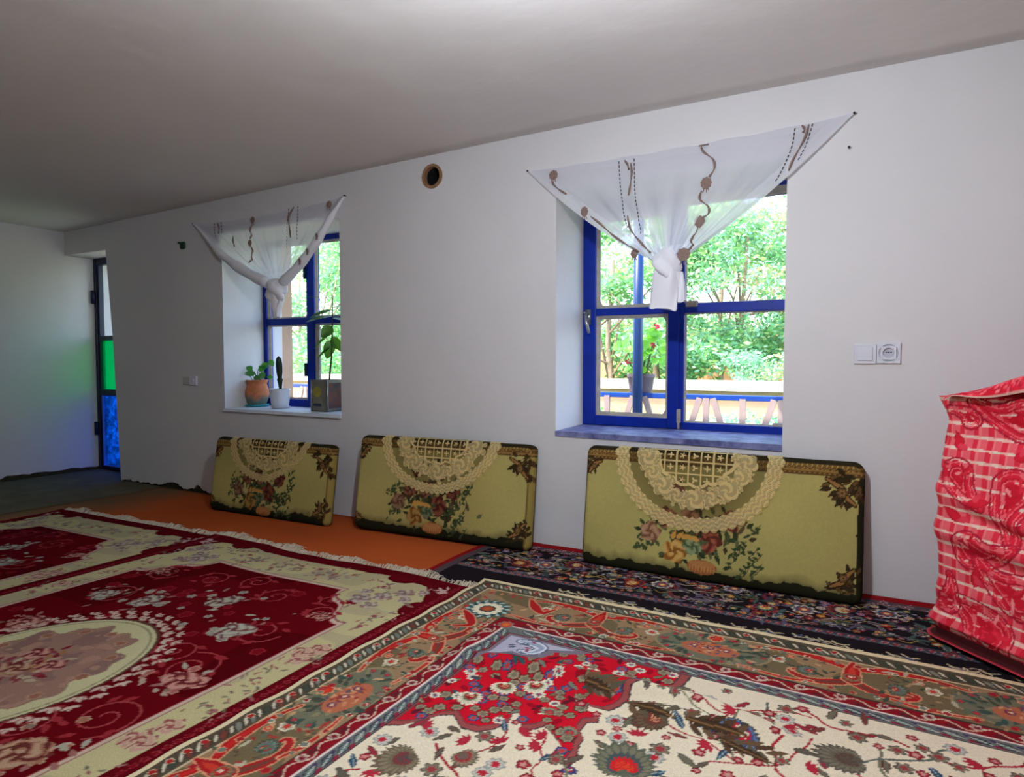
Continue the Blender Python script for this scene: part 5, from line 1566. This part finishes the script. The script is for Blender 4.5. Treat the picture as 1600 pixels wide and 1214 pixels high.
# ------------------------------------------------------------------ plants on the sill
RGT = np.array([.707, .707, 0]); UPV = np.array([0, 0, 1.0]); TOW = np.array([.707, -.707, 0])
def at(base, dx, dz, dt=0):
    """offset seen from the room: dx to the right, dz up, dt towards the room"""
    return tuple(np.array(base) + RGT * dx + UPV * dz + TOW * dt)
def plain_leaf_mat(name, a, b):
    m = bpy.data.materials.new(name); m.use_nodes = True
    tr = m.node_tree; bs = tr.nodes['Principled BSDF']; out = tr.nodes['Material Output']
    bs.inputs['Base Color'].default_value = tuple(lin(a)) + (1,); bs.inputs['Roughness'].default_value = .35
    tl = tr.nodes.new('ShaderNodeBsdfTranslucent'); tl.inputs[0].default_value = tuple(lin(b)) + (1,)
    mx = tr.nodes.new('ShaderNodeMixShader'); mx.inputs[0].default_value = .45
    tr.links.new(bs.outputs[0], mx.inputs[1]); tr.links.new(tl.outputs[0], mx.inputs[2]); tr.links.new(mx.outputs[0], out.inputs[0])
    return m
LEAF_A = plain_leaf_mat('ivy_leaf', (52, 112, 60), (90, 170, 50))
LEAF_B = plain_leaf_mat('sansevieria_leaf', (24, 58, 34), (30, 70, 34))
LEAF_C = plain_leaf_mat('rubber_leaf', (36, 60, 42), (96, 150, 30))
STEM = M('green_stem', (70, 84, 48), .7)
SOIL = M('potting_soil', (52, 40, 30), 1, var=.4, vscale=60, bump=[(90, .004)])
ZS = .6155
J = (-3.83, .215, ZS)
t = thing('potted_plant', 'ivy in a belly-shaped terracotta pot on a turquoise saucer on the sill', 'plant', J)
prof = [(.056, .010), (.064, .03), (.074, .06), (.079, .09), (.076, .12), (.067, .148), (.064, .16), (.069, .172), (.075, .182), (.074, .188), (.066, .186), (.060, .165)]
n = 30; vs = [(J[0] + r * math.cos(2 * PI * k / n), J[1] + r * math.sin(2 * PI * k / n), J[2] + z) for r, z in prof for k in range(n)]
fs = [(i * n + k, i * n + (k + 1) % n, (i + 1) * n + (k + 1) % n, (i + 1) * n + k) for i in range(len(prof) - 1) for k in range(n)]
pc = []
for r, z in prof:
    for k in range(n):
        q = min(1, max(0, (.078 - z + .012 * math.sin(k * .9)) / .03))
        pc.append(lin((192, 116, 78)) * (1 - q) + lin((96, 112, 104)) * q)
mesh_obj('pot', vs, fs, vcol_mat('clay', .7, .25, 60, .18, .001, 80), t, smooth=True, colors=np.array(pc))
MB().lathe([(.062, 0), (.078, .006), (.083, .014), (.080, .015), (.060, .009)], J, 30).build('saucer', M('turquoise_plastic', (30, 160, 170), .35), t, smooth=True)
MB().lathe([(.0005, .160), (.061, .160), (.061, .150)], J, 24, closed=False).build('soil', SOIL, t)
top = (J[0], J[1], ZS + .16)
ml = MB(); leaves = []
for (dx, dz, L_, W_, ddx, ddz) in ((-.115, .075, .06, .055, -.3, -.5), (-.03, .095, .05, .05, -.5, .3), (.01, .10, .06, .05, .6, .2), (.035, .115, .055, .05, .8, .5), (.03, .08, .05, .045, .2, -.6), (-.045, .07, .035, .03, -.7, .2), (.085, .165, .05, .04, .5, -.7), (.07, .05, .04, .03, .8, -.1), (.0, .06, .05, .05, .1, -.8), (-.015, .085, .05, .045, -.6, -.4)):
    tip = at(top, dx, dz, rnd.uniform(-.02, .03)); mid = at(top, dx * .4, dz * .7)
    ml.tube([at(top, dx * .1, -.005), mid, tip], .0022, 5)
    leaves.append((tip, L_, W_, ddx, ddz))
ml.build('stems', STEM, t, smooth=True)
for (tip, L_, W_, ddx, ddz) in leaves:
    d = RGT * ddx + UPV * ddz + TOW * .3
    MB().leaf(tip, d, TOW + UPV * .3, L_, W_, .2, 5).build('leaf', LEAF_A, t, smooth=True)

Wp = (-3.565, .185, ZS)
t = thing('potted_plant', 'single dark upright sansevieria blade in a white pot on the sill', 'plant', Wp)
MB().lathe([(.048, .008), (.056, .012), (.062, .06), (.065, .118), (.067, .122), (.067, .132), (.062, .132), (.060, .11)], Wp, 30).build('pot', WPLASTIC, t, smooth=True)
MB().lathe([(.05, 0), (.06, .004), (.066, .012), (.060, .011), (.04, .007)], Wp, 28).build('saucer', WPLASTIC, t, smooth=True)
MB().lathe([(.0005, .112), (.0605, .112), (.0605, .10)], Wp, 24, closed=False).build('soil', SOIL, t)
b = at(Wp, .004, .11)
vs, fs = [], []
prof = [(0, .007), (.03, .011), (.07, .017), (.085, .020), (.095, .014), (.13, .020), (.19, .022), (.225, .017), (.243, .004)]
for i, (z, w) in enumerate(prof):
    sx = -.010 * (z / .24)
    vs += [at(b, sx - w, z, -.004), at(b, sx, z, .004), at(b, sx + w, z, -.004), at(b, sx, z, -.006)]
for i in range(len(prof) - 1):
    a = i * 4
    fs += [(a, a + 1, a + 5, a + 4), (a + 1, a + 2, a + 6, a + 5), (a + 2, a + 3, a + 7, a + 6), (a + 3, a, a + 4, a + 7)]
mesh_obj('leaf', vs, fs, LEAF_B, t, smooth=True)

T0 = (-3.172, -3.032, .095, .228)
t = thing('potted_plant', 'tall rubber plant growing in a square metal oil tin at window corner', 'plant', (-3.10, .16, ZS))
TIN = M('tin_plate', (150, 146, 136), .38, metal=.75, var=.25, vscale=30)
x0, x1, y0, y1 = T0; zt = ZS + .202
tb = MB(); th_ = .003
tb.box(x0, x1, y0, y0 + th_, ZS, zt).box(x0, x1, y1 - th_, y1, ZS, zt).box(x0, x0 + th_, y0, y1, ZS, zt).box(x1 - th_, x1, y0, y1, ZS, zt).box(x0, x1, y0, y1, ZS, ZS + th_)
tb.build('tin', TIN, t)
for (a, b_, yy) in ((x0, y0, 0), (x1, y0, 0), (x1, y1, 0), (x0, y1, 0)):
    MB().tube([(a, b_, ZS), (a, b_, zt)], .005, 8).build('tin_corner', CHROME, t, smooth=True)
MB().box(x0 + .014, x1 - .016, y0 - .001, y0, ZS + .03, zt - .02).build('printed_panel', M('faded_print', (128, 124, 104), .5, col2=(104, 104, 92), vscale=24), t)
MB().tube([(x0 + .052, y0 - .0005, ZS + .125), (x0 + .052, y0 - .002, ZS + .125)], .034, 20).build('printed_panel', M('yellow_print', (168, 156, 62), .5, var=.3, vscale=40), t)
MB().box(x0 + .02, x0 + .085, y0 - .002, y0, ZS + .034, ZS + .05).build('printed_panel', M('blue_print', (40, 46, 78), .5), t)
MB().box(x1, x1 + .001, y0 + .014, y1 - .014, ZS + .02, zt - .02).build('printed_panel', M('dark_print', (50, 52, 62), .5, col2=(120, 70, 50), vscale=16), t)
MB().box(x0 + th_, x1 - th_, y0 + th_, y1 - th_, ZS + .17, ZS + .18).build('soil', SOIL, t)
base = (-3.075, .155, ZS + .175)
sp = [at(base, 0, 0), at(base, .004, .06), at(base, .016, .17), at(base, .022, .30), at(base, .024, .42), at(base, .026, .52), at(base, .024, .57)]
MB().tube(sp, [.006, .0055, .005, .0045, .004, .003, .002], 8).build('stem', M('woody_stem', (52, 40, 34), .8), t, smooth=True)
for (sx, sz, dx, dz, dt, L_, W_, up) in ((.024, .54, -1, .18, .1, .17, .030, (0, 0, 1)), (.023, .47, -1, -.25, .25, .15, .06, (.2, -.3, 1)), (.022, .43, -1, -.12, .35, .17, .075, (.1, -.4, 1)), (.020, .37, -.5, -.55, .2, .10, .075, (.7, -.7, .3)),
                                   (.018, .33, -.9, -.7, .1, .15, .035, (.3, -.3, 1)), (.016, .28, -.25, -1, .1, .125, .075, (.7, -.7, .1)), (.012, .24, -.85, -.65, .2, .12, .03, (.3, -.3, 1)), (.022, .48, .8, .3, .4, .12, .05, (.1, -.3, 1)), (.022, .42, .8, -.1, .1, .12, .05, (.2, -.3, 1)), (.018, .30, .5, -.7, .3, .12, .06, (.5, -.6, .3))):
    p = at(base, sx, sz); d = RGT * dx + UPV * dz + TOW * dt
    MB().leaf(p, d, up, L_, W_, .15, 8, .15).build('leaf', LEAF_C, t, smooth=True)

# ------------------------------------------------------------------ outside: veranda and garden
CONC = M('concrete', (170, 164, 152), .9, var=.2, vscale=3, bump=[(30, .003)])
ADOBE = M('adobe_render', (222, 158, 116), .95, var=.18, vscale=2.5, bump=[(9, .01)])
PALEADOBE = M('pale_render', (196, 158, 130), .95, var=.12, vscale=2.5, bump=[(9, .008)])
tag(MB().box(-9.5, 3.0, WT, 2.2, -.12, -.01).build('veranda_floor', CONC), kind='structure')
tag(MB().box(-9.5, 3.0, WT, 1.0, 2.36, 2.46).build('unseen_eave', M('unseen_eave_boards', (150, 120, 92), .8, var=.3, vscale=6)), kind='structure')  # unseen eave, cut short so sky light reaches the windows and door
t = struct_root('veranda_beam', (-3, 1.85, 2.2))
MB().box(-9.5, 3.0, 1.79, 1.87, 2.16, 2.26).build('beam', DARKBLUE, t)
for k in range(13):  # rafters added out of view, left unboarded so sky light passes
    MB().box(-9.3 + k, -9.24 + k, .6, 2.2, 2.262, 2.34).build('unseen_rafter', DARKBLUE, t)
gx = np.linspace(-26, 14, 60); gy = np.linspace(2.2, 26, 40)
GX_, GY_ = np.meshgrid(gx, gy)
GZ_ = -.35 + .12 * (vnoise(GX_, GY_, .6, 2) - .5) + .02 * np.clip(GY_ - 5, 0, 30)
gm = mesh_obj('ground', np.stack([GX_, GY_, GZ_], -1).reshape(-1, 3), grid_faces(*GX_.shape), M('garden_ground', (120, 150, 84), 1, col2=(84, 130, 66), vscale=1.6, bump=[(6, .03)]), smooth=True)
tag(gm, kind='structure')
tag(MB().box(-14, 4, 4.5, 4.85, -.4, .60).build('wall_garden', PALEADOBE), kind='structure')
tag(MB().box(-14.05, 4.05, 4.42, 4.95, .60, .70).build('trim_3', M('white_coping', (206, 192, 182), .9, var=.35, vscale=5, bump=[(6, .03), (25, .01)])), kind='structure')
tag(MB().box(-9, 5, 11.0, 11.4, -.3, 1.5).build('wall_back_garden', ADOBE), kind='structure')
tag(MB().box(-4.05, -3.9, .495, .60, -.1, 2.3).build('trim_4', PALEADOBE), kind='structure')

RAILB = M('rail_blue', (20, 72, 170), .4, var=.2, vscale=9)
SLAT = M('slat_white_pink', (182, 158, 152), .7, var=.12, vscale=14)
POSTB = M('post_blue', (10, 54, 112), .35, var=.2, vscale=6)
t = thing('veranda_post', 'round blue veranda post standing in front of the geranium', 'post', (-1.592, 1.82, 0))
MB().tube([(-1.592, 1.82, 0), (-1.592, 1.82, 2.17)], .037, 20).build('shaft', POSTB, t, smooth=True)
MB().tube([(-1.592, 1.82, -.01), (-1.592, 1.82, .02)], .06, 20).build('foot', POSTB, t)
YR = 1.9
t = thing('veranda_railing', 'blue topped railing with white slats in A shapes outside the windows', 'railing', (-3, YR, 0))
MB().box(-8.6, 2.2, YR - .03, YR + .03, .655, .692).build('top_rail', RAILB, t, bevel=.004)
MB().box(-8.6, 2.2, YR - .02, YR + .02, .05, .085).build('bottom_rail', RAILB, t, bevel=.004)
protos = {}
def slat(kind, x):
    a, b = {'up': (0, 0), 'l': (-.046, -.235), 'r': (.046, .235)}[kind]
    if kind not in protos:
        m = MB().bar((a, YR - .022, .668), (b, YR - .022, .085), .042, .02)
        o = m.build('baluster', SLAT, None, bevel=0)
        o.parent = t; o.location = Vector((x, 0, 0)) - Vector(wloc(t)); protos[kind] = o
        return
    o = protos[kind].copy(); COL.objects.link(o); o.parent = t; o.location = Vector((x, 0, 0)) - Vector(wloc(t))
for k in range(-13, 4):
    x = -1.098 + k * .505
    slat('up', x); slat('l', x); slat('r', x); slat('up', x + .2525)

def cloud(centres, n, size, cols, seed, flat=.0):
    """n leaf blades in blobs (x, y, z, rx, ry, rz): arrays of verts, faces, colours"""
    g = np.random.default_rng(seed)
    w = np.array([c[3] * c[4] * c[5] for c in centres]) ** .8; w /= w.sum()
    k = g.choice(len(centres), n, p=w); C = np.array(centres)[k]
    d = g.normal(size=(n, 3)); d /= np.linalg.norm(d, axis=1)[:, None]
    rad = g.random(n) ** .45
    P = C[:, :3] + d * C[:, 3:6] * rad[:, None] * (1 + .15 * g.normal(size=(n, 1)))
    a = g.normal(size=(n, 3)); a[:, 2] = a[:, 2] * .6 - .15; a /= np.linalg.norm(a, axis=1)[:, None]
    b = np.cross(a, g.normal(size=(n, 3))); b /= np.linalg.norm(b, axis=1)[:, None]
    L_ = size * (.6 + .8 * g.random(n)); W_ = L_ * (.34 + .2 * g.random(n))
    nn_ = np.cross(a, b)
    v = np.stack([P, P + a * (L_ * .5)[:, None] + b * (W_ * .5)[:, None] + nn_ * (L_ * .06)[:, None], P + a * L_[:, None], P + a * (L_ * .5)[:, None] - b * (W_ * .5)[:, None] + nn_ * (L_ * .06)[:, None]], 1).reshape(-1, 3)
    f = np.arange(n * 4).reshape(n, 4)
    cl = np.array([lin(c) for c in cols])[g.integers(0, len(cols), n)] * (.68 + .50 * g.random((n, 1)))
    return v, f, np.repeat(cl, 4, 0)
GREENS = [(150, 206, 120), (120, 190, 110), (176, 216, 140), (140, 204, 150), (104, 170, 96), (200, 222, 150)]
COOL = [(160, 214, 176), (140, 200, 160), (176, 222, 190), (120, 186, 140)]
WARM = [(210, 200, 150), (176, 206, 120), (216, 190, 160), (160, 196, 120)]
def tree(x, y, h, r, n, size, cols, seed, label, low=.4, kind='tree'):
    g = random.Random(seed)
    t = thing('garden_tree' if kind == 'tree' else 'garden_bush', label, kind, (x, y, -.35), 'trees outside the windows' if kind == 'tree' else 'bushes outside the windows')
    cs = []
    for k in range(15):
        a = g.random() * 6.3; d = g.random() ** .5 * r
        z = low + (h - low) * g.random()
        q = r * g.uniform(.28, .5)
        cs.append((x + d * math.cos(a), y + d * math.sin(a) * .8, z, q, q, q * .7))
    v, f, c = cloud(cs, n, size, cols, seed)
    o = mesh_obj('foliage', v, f, LEAFMAT, t, colors=c); o['kind'] = 'stuff'
    if kind == 'tree':
        m = MB().tube([(x, y, -.4), (x + .06, y, .4), (x - .04, y + .03, 1.2), (x + .05, y, h * .75)], [.06, .05, .04, .02], 10)
        m.build('trunk', BARK, t, smooth=True)
        for k in range(7):
            c0 = cs[k]; z0 = g.uniform(.5, h * .5)
            MB().tube([(x, y, z0), ((x + c0[0]) / 2 + .08, (y + c0[1]) / 2, (z0 + c0[2]) / 2 + .1), c0[:3]], [.022, .015, .007], 6).build('branch', BARK, t, smooth=True)
    return t
tree(-3.5, 6.2, 3.2, 1.15, 13000, .085, GREENS, 11, 'leafy tree seen through the left casement of the large window', .5)
tree(-1.75, 6.9, 3.6, 1.15, 14000, .085, GREENS + COOL, 12, 'leafy tree seen through the right panes of the large window', .7)
tree(-.5, 6.3, 3.3, 1.0, 6000, .08, COOL + WARM, 13, 'pale green tree at the right edge of the large window view', .3)
tree(-9.6, 6.2, 3.6, 1.5, 17000, .085, GREENS + COOL, 14, 'broad tree filling the view through the small window', .2)
tree(-7.6, 7.6, 3.6, 1.5, 6500, .09, GREENS, 15, 'tree with loose crown at the right edge of the small window view', .4)
tree(-5.4, 8.2, 3.6, 1.5, 5000, .10, GREENS, 16, 'tree farther back, hidden behind the wall between both windows', .4)
tree(-2.6, 9.4, 4.2, 1.7, 15000, .11, GREENS + WARM, 17, 'tall tree at the back of the garden, above the orange wall', 1.0)
tree(-13.0, 9.0, 4.6, 2.4, 15000, .12, GREENS, 18, 'large tree behind the others in the small window', .4)
tree(-1.45, 5.6, .95, .42, 2200, .05, COOL, 21, 'bluish bush growing right behind the white coping under the right panes', .3, 'bush')
tree(-.85, 5.4, 1.0, .40, 2000, .05, COOL + WARM, 22, 'bush spilling over the coping at the right end of the view', .2, 'bush')
tree(-1.0, 3.3, .42, .75, 5200, .05, COOL, 23, 'low green plants seen between the white slats', -.25, 'bush')
tree(-2.5, 3.5, .40, .55, 3000, .05, GREENS, 24, 'low plants behind the slats left of the blue post', -.25, 'bush')
tree(-1.55, 3.75, .40, .55, 4500, .05, COOL, 25, 'mint green bush in front of the garden wall, seen between the right slats', -.25, 'bush')
tree(-3.1, 3.6, .40, .6, 3800, .05, GREENS, 26, 'green bush at the foot of the garden wall, left of the post', -.25, 'bush')
tree(-.55, 3.9, .40, .5, 3000, .05, COOL, 27, 'bush low at the foot of the wall, at the far right slats', -.25, 'bush')
tree(-2.75, 6.0, 2.6, .9, 7000, .08, GREENS + COOL, 28, 'bushy young tree standing between the two trees of the large window', .75)
# geranium on the rail
GP = (-1.615, 1.965, .692)
t = thing('potted_geranium', 'red flowering geranium in a brown plastic pot on the veranda rail', 'plant', GP)
MB().lathe([(.082, 0), (.086, .01), (.100, .11), (.107, .115), (.107, .14), (.098, .14), (.094, .12)], GP, 26).build('pot', M('brown_plastic_pot', (112, 92, 98), .6), t, smooth=True)
MB().lathe([(.0005, .122), (.096, .122), (.096, .11)], GP, 24, closed=False).build('soil', SOIL, t)
sm_ = MB()
for k in range(26):
    a = rnd.random() * 6.3; d = rnd.uniform(.02, .2); h = rnd.uniform(.05, .30) * (1.2 - d * 2)
    sm_.tube([(GP[0] + .02 * math.cos(a), GP[1] + .02 * math.sin(a), GP[2] + .12), (GP[0] + d * math.cos(a) * .7, GP[1] + d * .5 * math.sin(a), GP[2] + .14 + h)], .003, 4)
sm_.build('stems', STEM, t)
GL = plain_leaf_mat('geranium_leaf', (110, 190, 60), (160, 220, 70))
for k in range(56):
    a = rnd.random() * 6.3; d = rnd.uniform(.0, .19) ; h = rnd.uniform(.02, .34) * (1.25 - d * 3)
    c = Vector((GP[0] + d * math.cos(a), GP[1] + d * .6 * math.sin(a), GP[2] + .14 + max(h, -.05)))
    nrm = Vector((math.cos(a) * .5, -.6 + math.sin(a) * .4, rnd.uniform(.2, .9))).normalized()
    q = nrm.to_track_quat('Z', 'Y'); R = rnd.uniform(.028, .046)
    vs = [c] + [c + q @ Vector((R * (1 - .1 * (i % 2)) * math.cos(2 * PI * i / 12), R * (1 - .1 * (i % 2)) * math.sin(2 * PI * i / 12), .008)) for i in range(12)]
    MB().add(vs, [(0, 1 + i, 1 + (i + 1) % 12) for i in range(12)]).build('leaf', GL, t)
RP = M('red_petals', (220, 40, 80), .6)
for (dx, dz) in ((.115, .50), (.085, .36), (-.10, .24)):
    c = (GP[0] + dx, GP[1], GP[2] + dz)
    m = MB().tube([(GP[0] + dx * .4, GP[1], GP[2] + .15), c], .003, 5)
    m.build('flower_stalk', STEM, t)
    m = MB()
    for k in range(12):
        d = Vector((rnd.gauss(0, 1), rnd.gauss(0, 1), rnd.gauss(0, .7))).normalized()
        m.leaf(Vector(c) + d * .006, d, (0, -1, .3), .026, .018, .1, 3)
    m.build('blossom', RP, t)
